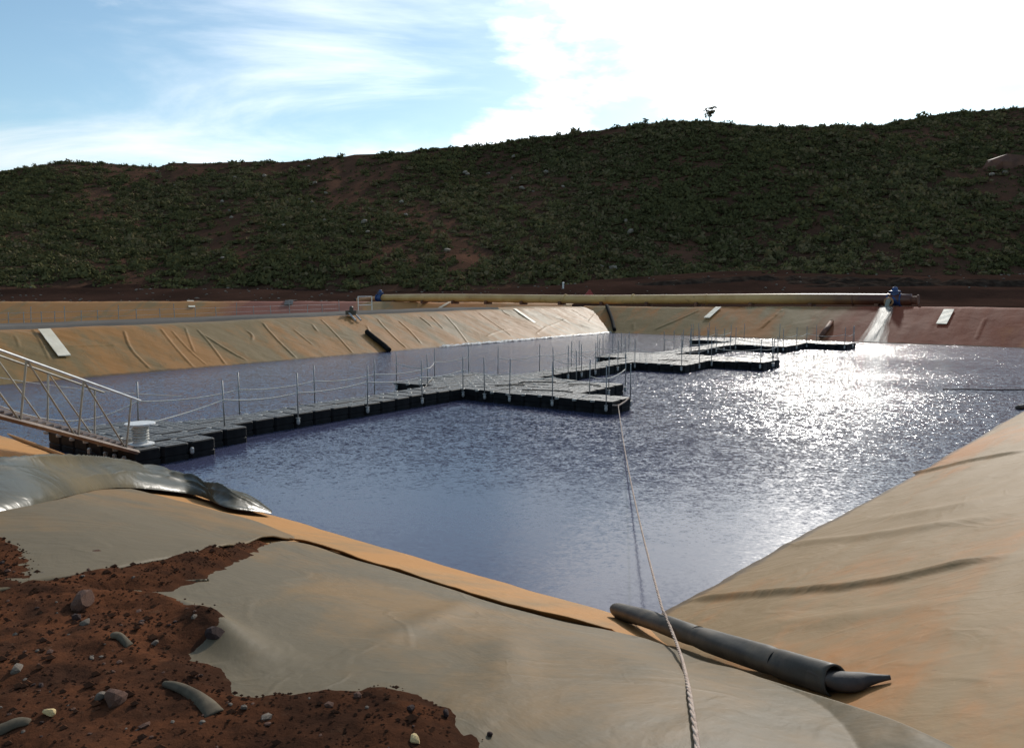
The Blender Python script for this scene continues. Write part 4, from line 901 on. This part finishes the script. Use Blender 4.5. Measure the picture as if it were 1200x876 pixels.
# ------------------------------------------------------------------ liner sheets on the near bank
def loft(E1_, E2_, n, m, off, extra, name, mat, label, cat, thick=.012, smooth_it=2):
    A = resample(smooth_poly(E1_, smooth_it), n); B = resample(smooth_poly(E2_, smooth_it), n); P = np.zeros((n, m, 3)); uv = np.zeros((n, m, 2))
    for j in range(m):
        v = j/(m-1); q = A*(1-v)+B*v; x_, y_ = q[:, 0], q[:, 1]
        P[:, j, 0] = x_; P[:, j, 1] = y_; P[:, j, 2] = z_mound(x_, y_)+off+extra(x_, y_, np.full(n, v), np.linspace(0, 1, n)); uv[:, j, 0] = x_; uv[:, j, 1] = y_
    o = gridmesh(name, P, mat, uv=uv); md = o.modifiers.new('thickness', 'SOLIDIFY'); md.thickness = thick; md.offset = -1
    return tag(o, label, cat)
wav = lambda a, b, s: s*fbm(a*1.0+31, b*1.0, 3)
E_top = poly([(-700, 500), (-450, 510), (-260, 520), (-120, 540), (0, 560), (80, 566), (160, 577), (249, 602), (300, 614), (345, 631)], z_mound)
E_bot = poly([(-700, 840), (-450, 800), (-260, 760), (-120, 740), (0, 712), (57, 697), (150, 677), (249, 657), (300, 641), (330, 634.5), (345, 633)], z_mound)
sheetA = loft(E_top, E_bot, 260, 90, .05, lambda x_, y_, v, u: -.03*sstep(u, .86, 1)+.02*fbm(x_*1.2, y_*1.2, 4)+.012*np.sin(u*23+fbm(x_, y_, 2)*3)*v**6+.015*v**8, 'liner_sheet', 'sheet_upper',
      'grey liner flap between the folded bundle and the bare soil wedge', 'liner sheet', .014)
B_low = poly([(318, 641), (336, 637), (367, 641), (410, 657), (507, 687), (600, 717), (723, 742), (780, 762), (847, 791), (913, 814), (980, 842), (1080, 876), (1180, 930)], z_mound)
B_up = poly([(312, 642), (262, 670), (210, 692), (110, 702), (60, 760), (40, 830), (60, 900), (150, 960), (400, 1000), (700, 1010), (900, 1010), (1150, 1010)], z_mound)
ridgesB = [([(110, 704), (175, 716), (235, 738), (290, 772), (345, 800)], .11, .085), ([(250, 790), (300, 800), (370, 790)], .16, -.012), ([(395, 775), (480, 748), (560, 705)], .10, .018), ([(580, 860), (595, 780), (600, 740)], .12, .02),
           ([(880, 876), (840, 820), (800, 770)], .16, -.008), ([(420, 700), (520, 730), (640, 800)], .2, .02), ([(700, 760), (780, 800), (900, 860)], .22, .035)]
RB = [(smooth_poly(poly(p, z_mound)), w, h) for p, w, h in ridgesB]
def exB(x_, y_, v, u):
    z = .02*fbm(x_*.9+5, y_*.9, 3)+.04*sstep(z_right(x_, y_)-z_near(x_, y_), -.15, .05)
    for P_, w, h in RB: z = z+fold(x_, y_, P_, w, h)
    return z+.004*np.sin(u*37+2*fbm(x_*1.3, y_*1.3, 2))*np.exp(-(v/.05)**2)
sheetB = loft(B_low, B_up, 420, 200, .028, exB, 'liner_sheet', 'sheet_grey', 'large smooth grey liner sheet across the foreground under the rope', 'liner sheet', .012, 2)

# lifted edge of the orange liner that laps over the grey sheet
H0 = resample(smooth_poly(poly([(340, 634), (367, 640), (410, 656), (507, 686), (600, 716), (690, 736), (716, 741)], z_mound)), 220); P = np.zeros((220, 16, 3)); uv = np.zeros((220, 16, 2)); u = np.linspace(0, 1, 220)
for j in range(16):
    v = j/15; q = H0[:, :2]-N1[None, :]*(.12*v*(1-.3*u))[:, None]; lift = (.017+.006*fbm(u*9, u*0+2, 3))*sstep(u, 0, .06)*(1-sstep(u, .9, 1))
    P[:, j, 0] = q[:, 0]+.012*fbm(u*14, u*0+7, 3); P[:, j, 1] = q[:, 1]+.012*fbm(u*14, u*0+17, 3); P[:, j, 2] = z_mound(q[:, 0], q[:, 1])+.006+(lift+.026)*(1-v)**1.4; uv[:, j, 0] = u*6; uv[:, j, 1] = v*.4
o = gridmesh('liner_edge', P, 'liner_near', uv=uv); md = o.modifiers.new('thickness', 'SOLIDIFY'); md.thickness = .006; md.offset = -1
tag(o, 'lifted orange liner edge lapping over the grey sheet along the shore', 'liner edge')
# folded bundle of liner on top of the bank
fr = [(-520, 700), (-300, 660), (-120, 628), (-50, 618), (0, 609), (60, 597), (115, 579), (150, 576), (195, 580), (235, 585), (262, 600), (290, 604), (318, 607)]
bk = [(-520, 556), (-300, 556), (-120, 556), (-50, 556), (0, 556), (60, 555), (110, 556), (140, 558), (185, 562), (210, 568), (240, 585), (275, 590), (319, 606)]
hh_ = [.05, .30, .34, .34, .30, .29, .26, .24, .23, .22, .15, .13, .03]
n = 240; m = 90; A = poly(fr, z_mound); B = poly(bk, z_mound); uA = np.linspace(0, 1, len(fr))
A = resample(smooth_poly(np.c_[A, hh_]), n); B = resample(smooth_poly(B), n); P = np.zeros((n, m, 3)); uv = np.zeros((n, m, 2))
for j in range(m):
    v = j/(m-1); q = A[:, :2]*(1-v)+B[:, :2]*v; u = np.linspace(0, 1, n); h = A[:, 3]
    prof = (1-abs(2*v-1)**2.6)**.75 if 0 < v < 1 else 0
    along = np.linspace(0, 9, n)
    tail = sstep(u, .5, .75); rid_ = 0
    for (c0, c1, fr_, ph_, wd, am) in ((.30, .10, 1.1, .4, .05, .30), (.52, .12, .8, 2.0, .045, .34), (.72, .08, 1.4, 4.0, .05, .22), (.16, .06, .9, 1.0, .04, .18)):
        vc = c0+c1*np.sin(along*fr_+ph_)+.03*fbm(along*1.1+ph_, along*0+ph_, 2); rid_ = rid_+am*np.exp(-np.abs(v-vc)/wd)*(.5+.5*np.sin(along*.9+ph_*2))
    w1 = fbm(along*.35+2, np.full(n, v*1.6), 2); crum = np.abs(fbm(along*1.1+4, np.full(n, v*2.4)+along*.4, 3))
    z = h*prof*(.66+.25*w1+1.35*rid_+.6*crum*tail)
    P[:, j, 0] = q[:, 0]; P[:, j, 1] = q[:, 1]-.05*h*sin(v*pi); P[:, j, 2] = z_mound(q[:, 0], q[:, 1])+.055+z; uv[:, j, 0] = q[:, 0]; uv[:, j, 1] = q[:, 1]
tag(gridmesh('liner_bundle', P, 'sheet_bundle', uv=uv), 'glossy dark folded bundle of liner along the crest beside the gangway', 'liner bundle')
# rolled orange hem of liner by the gangway foot
P = [at(x_, y_, z_near)+np.array([0, 0, .03]) for x_, y_ in [(-140, 452), (-40, 492), (0, 508), (30, 519), (62, 531), (85, 540)]]
tag(MB().tube(smooth_poly(np.array(P)), .035, 8).build('liner_hem', 'liner_near', None, True), 'rolled orange liner hem on the bank below the gangway', 'liner hem')

# ------------------------------------------------------------------ soil over the sheets
soil_px = [(-420, 600), (-150, 622), (0, 640), (20, 652), (45, 674), (60, 692), (110, 682), (180, 667), (262, 649), (305, 640), (285, 654), (255, 668), (225, 686), (190, 696), (150, 698), (108, 701), (140, 706), (175, 717), (210, 736), (245, 746),
           (240, 756), (215, 768), (194, 778), (223, 786), (242, 794), (258, 813), (270, 827), (297, 834), (340, 832), (367, 830), (413, 824), (454, 822), (484, 829), (512, 845), (533, 876), (560, 930), (600, 1010), (-700, 1010)]
SP = poly(soil_px, z_mound)
cell = .022; gx = np.arange(-5.2, 1.1, cell); gy = np.arange(1.2, 8.4, cell); X, Y = np.meshgrid(gx, gy, indexing='ij')
inside = np.zeros(X.shape, bool); Q = SP[:, :2]
for a, b_ in zip(Q, np.roll(Q, -1, axis=0)):
    cr_ = ((a[1] > Y) != (b_[1] > Y)) & (X < (b_[0]-a[0])*(Y-a[1])/(b_[1]-a[1]+1e-12)+a[0]); inside ^= cr_
dd, _ = dist_poly(X, Y, np.vstack([SP, SP[:1]])); sdist = np.where(inside, dd, -dd)+.045*fbm(X*5, Y*5, 4)+.03*fbm(X*17, Y*17, 3)
kk, d1_ = kd(L1, U1, N1, X, Y)
zb = z_mound(X, Y); zsoil = zb+.048+np.clip(sdist*.35, -.16, .035)+.03*fbm(X*2.3, Y*2.3, 5)*sstep(sdist, 0, .25)+.026*fbm(X*9, Y*9, 4, .7)*sstep(sdist, -.02, .06)+.03*np.clip(fbm(X*.9, Y*.9, 3), -1, 1)*sstep(sdist, .15, .7)
zsoil = zsoil+np.clip(exB(X, Y, np.ones(X.shape), np.zeros(X.shape)), -.04, .08)*(1-.5*sstep(sdist, 0, .4))
ok = sdist > -.3; keep = (ok[:-1, :-1] & ok[1:, :-1] & ok[1:, 1:] & ok[:-1, 1:])
tag(gridmesh('soil', np.stack([X, Y, zsoil], -1), 'soil', keep=keep), 'red brown stony soil spread over the liner in the foreground', None, None, 'structure')
def soil_z(x_, y_):
    i = int(np.clip((x_-gx[0])/cell, 0, len(gx)-1)); j = int(np.clip((y_-gy[0])/cell, 0, len(gy)-1)); return zsoil[i, j]
def zsurf(x_, y_):
    z = float(z_mound(x_, y_))+.03
    if gx[0] < x_ < gx[-1] and gy[0] < y_ < gy[-1]: z = max(z, float(soil_z(x_, y_)))
    return z
# single stones one can pick out
stones = [(253, 747, 11, 'dark_stone', 'dark clod sitting on the liner edge at the tip of the soil', 'clod'), (112, 650, 6, 'stone', 'reddish pebble alone on the upper liner flap', 'pebble'),
          (487, 868, 7, 'yellow_stone', 'yellow stone at the bottom edge of the soil', 'stone'), (97, 708, 13, 'stone', 'largest red clod below the soil wedge', 'stone'), (136, 822, 14, 'stone', 'flat reddish stone in the middle of the soil', 'stone'),
          (100, 731, 6, 'pale_stone', 'pale rounded stone below the red clod', 'stone'), (119, 817, 6, 'pale_stone', 'small upright white stone beside the flat reddish stone', 'stone'), (523, 837, 5, 'dark_stone', 'dark crumb of soil on the liner right of the soil edge', 'clod'),
          (574, 862, 4, 'dark_stone', 'dark crumb farthest right on the foreground liner', 'clod'), (20, 787, 7, 'pale_stone', 'pale stone near the left edge of the soil', 'stone'), (58, 837, 6, 'yellow_stone', 'tan stone above the left liner scrap', 'stone')]
for i, (px, py, s, mt, lab, cat) in enumerate(stones):
    p = at(px, py, zsurf); dep = np.linalg.norm(p-np.array([0, 0, CAM_H])); r_ = s/FPX*dep; tag(rock(cat if cat != 'stone' else 'stone', i, mt, (p[0], p[1], p[2]+r_*.2), (r_*1.15, r_*.9, r_*.75)), lab, cat)
rs2 = random.Random(5); cnt = 0
while cnt < 110:
    px = rs2.uniform(-30, 520); py = rs2.uniform(655, 905); p = at(px, py, zsurf); i = int(np.clip((p[0]-gx[0])/cell, 0, len(gx)-1)); j = int(np.clip((p[1]-gy[0])/cell, 0, len(gy)-1))
    if sdist[i, j] < .03: continue
    cnt += 1; s = rs2.choice([1.5, 2, 2, 2.5, 3, 4, 5.5]); dep = np.linalg.norm(p-np.array([0, 0, CAM_H])); r_ = s/FPX*dep; mt = rs2.choice(['stone', 'stone', 'stone', 'dark_stone', 'pale_stone', 'pale_stone'])
    tag(rock('soil_stone', cnt, mt, (p[0], p[1], p[2]+r_*.05), (r_*rs2.uniform(.8, 1.5), r_, r_*rs2.uniform(.5, .9)), small=True), 'small stone lying loose in the foreground soil', 'stone', 'small loose stones in the foreground soil')
VV = []; TT = []; off = 0
M_ = 42000; rx_ = rng.uniform(gx[0], gx[-1], M_); ry_ = rng.uniform(gy[0], gy[-1], M_)
for x_, y_ in zip(rx_, ry_):
    i = int((x_-gx[0])/cell); j = int((y_-gy[0])/cell); i = min(i, len(gx)-1); j = min(j, len(gy)-1); e = sdist[i, j]
    if e < -.10 or (e < 0 and rng.random() > .10*np.exp(e*18)): continue
    s = rng.uniform(.0025, .0075)*(1 if rng.random() < .9 else rng.uniform(1.5, 3.2)); VV.append(iv*np.array([s*1.2, s, s*.8])+np.array([x_, y_, max(zsoil[i, j], float(z_mound(x_, y_))+.03)+s*.3])); TT.append(it+off); off += len(iv)
tag(trimesh('soil_crumbs', np.concatenate(VV), np.concatenate(TT), 'soil_grain'), 'fine red gravel and crumbs over the soil', 'gravel', None, 'stuff')
# scraps of liner poking out of the soil
def scrap(pxs, w0, w1, label):
    P = smooth_poly(np.array([at(a, b, zsurf) for a, b in pxs]), 2); n = len(P); v = []; f = []; d = (P[-1]-P[0])[:2]; d /= np.linalg.norm(d); sx = np.array([-d[1], d[0]])
    for i, p in enumerate(P):
        u = i/(n-1); w = w0+(w1-w0)*u
        for k in range(7):
            s_ = k/6*2-1; q = p[:2]+sx*s_*w; v.append((q[0], q[1], p[2]-.008+.022*sin(pi*min(1, u*.8+.15))*(1-.8*s_*s_)))
    for i in range(n-1):
        for k in range(6): f.append((i*7+k, i*7+k+1, (i+1)*7+k+1, (i+1)*7+k))
    o = mk('liner_scrap', v, f, 'scrap', None, True); md = o.modifiers.new('thickness', 'SOLIDIFY'); md.thickness = .008; tag(o, label, 'liner scrap', 'liner scraps poking from the soil')
scrap([(193, 801), (215, 808), (238, 822), (251, 836)], .006, .033, 'longest curved grey liner scrap right of the middle of the soil')
scrap([(131, 745), (141, 749), (151, 756)], .004, .018, 'small pointed liner scrap in the upper part of the soil')
scrap([(-30, 862), (0, 858), (20, 850), (34, 846)], .045, .012, 'liner scrap at the left edge of the soil')

# ------------------------------------------------------------------ black roll of liner in the corner
rl = empty('liner_roll', tuple(at(880, 765, z_mound)))
cpx = [(722, 724), (760, 737), (800, 750), (850, 768), (900, 783), (950, 799), (985, 811)]
ca, cb = at(722, 724, z_mound), at(985, 811, z_mound); tq = np.linspace(0, 1, 90); cl = ca+(cb-ca)*tq[:, None]; bend = np.array([-(cb-ca)[1], (cb-ca)[0]])/np.linalg.norm((cb-ca)[:2])
cl[:, :2] += bend*(.03*np.sin(tq*5.0+.4))[:, None]; lift_ = np.maximum(z_mound(cl[:, 0], cl[:, 1])-cl[:, 2], 0); lift_ = np.convolve(np.pad(lift_, 12, mode='edge'), np.ones(25)/25, 'valid'); cl[:, 2] += np.maximum(lift_, 0); cl[:, 2] += .052*(1.2-.2*np.linspace(0, 1, 90))
def rolltube(name, C, R, mat, par, n=28, ph=0, amp=.06, smooth=True, capS=True, capE=True):
    V = []; k = len(C)
    for i, p in enumerate(C):
        t = C[min(i+1, k-1)]-C[max(i-1, 0)]; t /= np.linalg.norm(t); x_ = np.cross(t, [0, 0, 1.]); x_ /= np.linalg.norm(x_); y_ = np.cross(x_, t)
        for j in range(n):
            a = 2*pi*j/n; r_ = R[i]*(1+amp*sin(a*2+ph+i*.05)+amp*.6*sin(a*3+i*.11)+.5*amp*float(fbm(np.array(i*.12), np.array(a*1.2), 2))); V.append(p+r_*(cos(a)*x_+sin(a)*y_*.94))
    Fc = [(i*n+j, i*n+(j+1) % n, (i+1)*n+(j+1) % n, (i+1)*n+j) for i in range(k-1) for j in range(n)]
    if capS: Fc.append(tuple(range(n))[::-1])
    if capE: Fc.append(tuple((k-1)*n+j for j in range(n)))
    o = mk(name, V, Fc, mat, None, smooth); at_parent(o, par); return o
u = np.linspace(0, 1, 90); R0 = .058*(1.22-.2*u); R0 = R0*(1-.10*np.exp(-((u-.52)/.03)**2)-.09*np.exp(-((u-.84)/.015)**2)-.06*np.exp(-((u-.3)/.03)**2)); R0[:3] *= [.85, .95, 1]
o = rolltube('outer_wrap', cl, R0, 'roll_rubber', rl, capE=False, amp=.10); md = o.modifiers.new('thickness', 'SOLIDIFY'); md.thickness = .008; md.offset = -1
e = cl[-1]; td = cl[-1]-cl[-6]; td /= np.linalg.norm(td); tip = at(1043, 803, z_mound); tip[2] += .035
ci = resample(smooth_poly(np.array([e-td*.14, e-td*.02, e+td*.05+(tip-e)*.10, e+(tip-e)*.55, tip]), 3), 30); ti_ = np.linspace(0, 1, 30)
rolltube('inner_roll', ci, 0.052*(1-sstep(ti_, .45, 1.06)*.80), 'roll_inner', rl, amp=.13)
for k in (47, 76):
    c_ = cl[k]; t = cl[k+1]-cl[k-1]; t /= np.linalg.norm(t); x_ = np.cross(t, [0, 0, 1.]); x_ /= np.linalg.norm(x_); y_ = np.cross(x_, t); child(MB().tube([c_+(cos(a)*x_+sin(a)*y_)*.0585 for a in np.linspace(-.2, pi+.1, 18)], .006, 5), 'tie', 'black_plastic', rl)
tag(rl, 'black rolled up liner lying in the near corner of the pond', 'liner roll')
# ------------------------------------------------------------------ twisted mooring rope to the bank
st = dk(.25, 4.55, .22); land = at(797, 764, z_mound, lift=.06); g1 = at(806, 800, z_mound, lift=.055); g2 = at(814, 850, z_mound, lift=.05); g3 = at(820, 900, z_mound, lift=.05); g4 = at(840, 1000, z_mound, lift=.05)
ci_ = int(np.argmin([abs(600+FPX*q_[0]/(q_[1]*cos(PITCH)+(CAM_H-q_[2])*sin(PITCH))-779) for q_ in cl])); rt = cl[ci_]+np.array([-.01, .02, .058+.035]); rt2 = cl[ci_]+np.array([.0, -.05, .058+.025])
mid = sag(st, rt, .26, 60); mid = [np.array([p_[0], p_[1], max(p_[2], .02)]) for p_ in mid]
path = np.array(mid+[rt2, land, g1, g2, g3, g4]); path = resample(smooth_poly(path, 1), 700)
Ls = np.r_[0, np.cumsum(np.linalg.norm(np.diff(path, axis=0), axis=1))]; b = MB()
for k in range(3):
    pts = []
    for i in range(len(path)):
        t = path[min(i+1, 699)]-path[max(i-1, 0)]; t /= np.linalg.norm(t); x_ = np.cross(t, [0, 0, 1.]); x_ /= np.linalg.norm(x_); y_ = np.cross(x_, t); a = Ls[i]/.075*2*pi/3*1.0+k*2*pi/3
        pts.append(path[i]+.0048*(cos(a)*x_+sin(a)*y_))
    b.tube(pts, .0058, 6)
mr = b.build('mooring_rope', 'old_rope', None, True); tag(mr, 'long twisted rope from the dock arm to the foreground liner', 'rope')
kn = MB(); kn.tube([dk(-.02, 4.56, .24), dk(.25, 4.57, .2), dk(.6, 4.56, .26), dk(.9, 4.5, .31)], .02, 6); tag(kn.build('rope_bridle', 'old_rope', None, True), 'short rope bridle around the end of the nearest dock arm', 'rope')
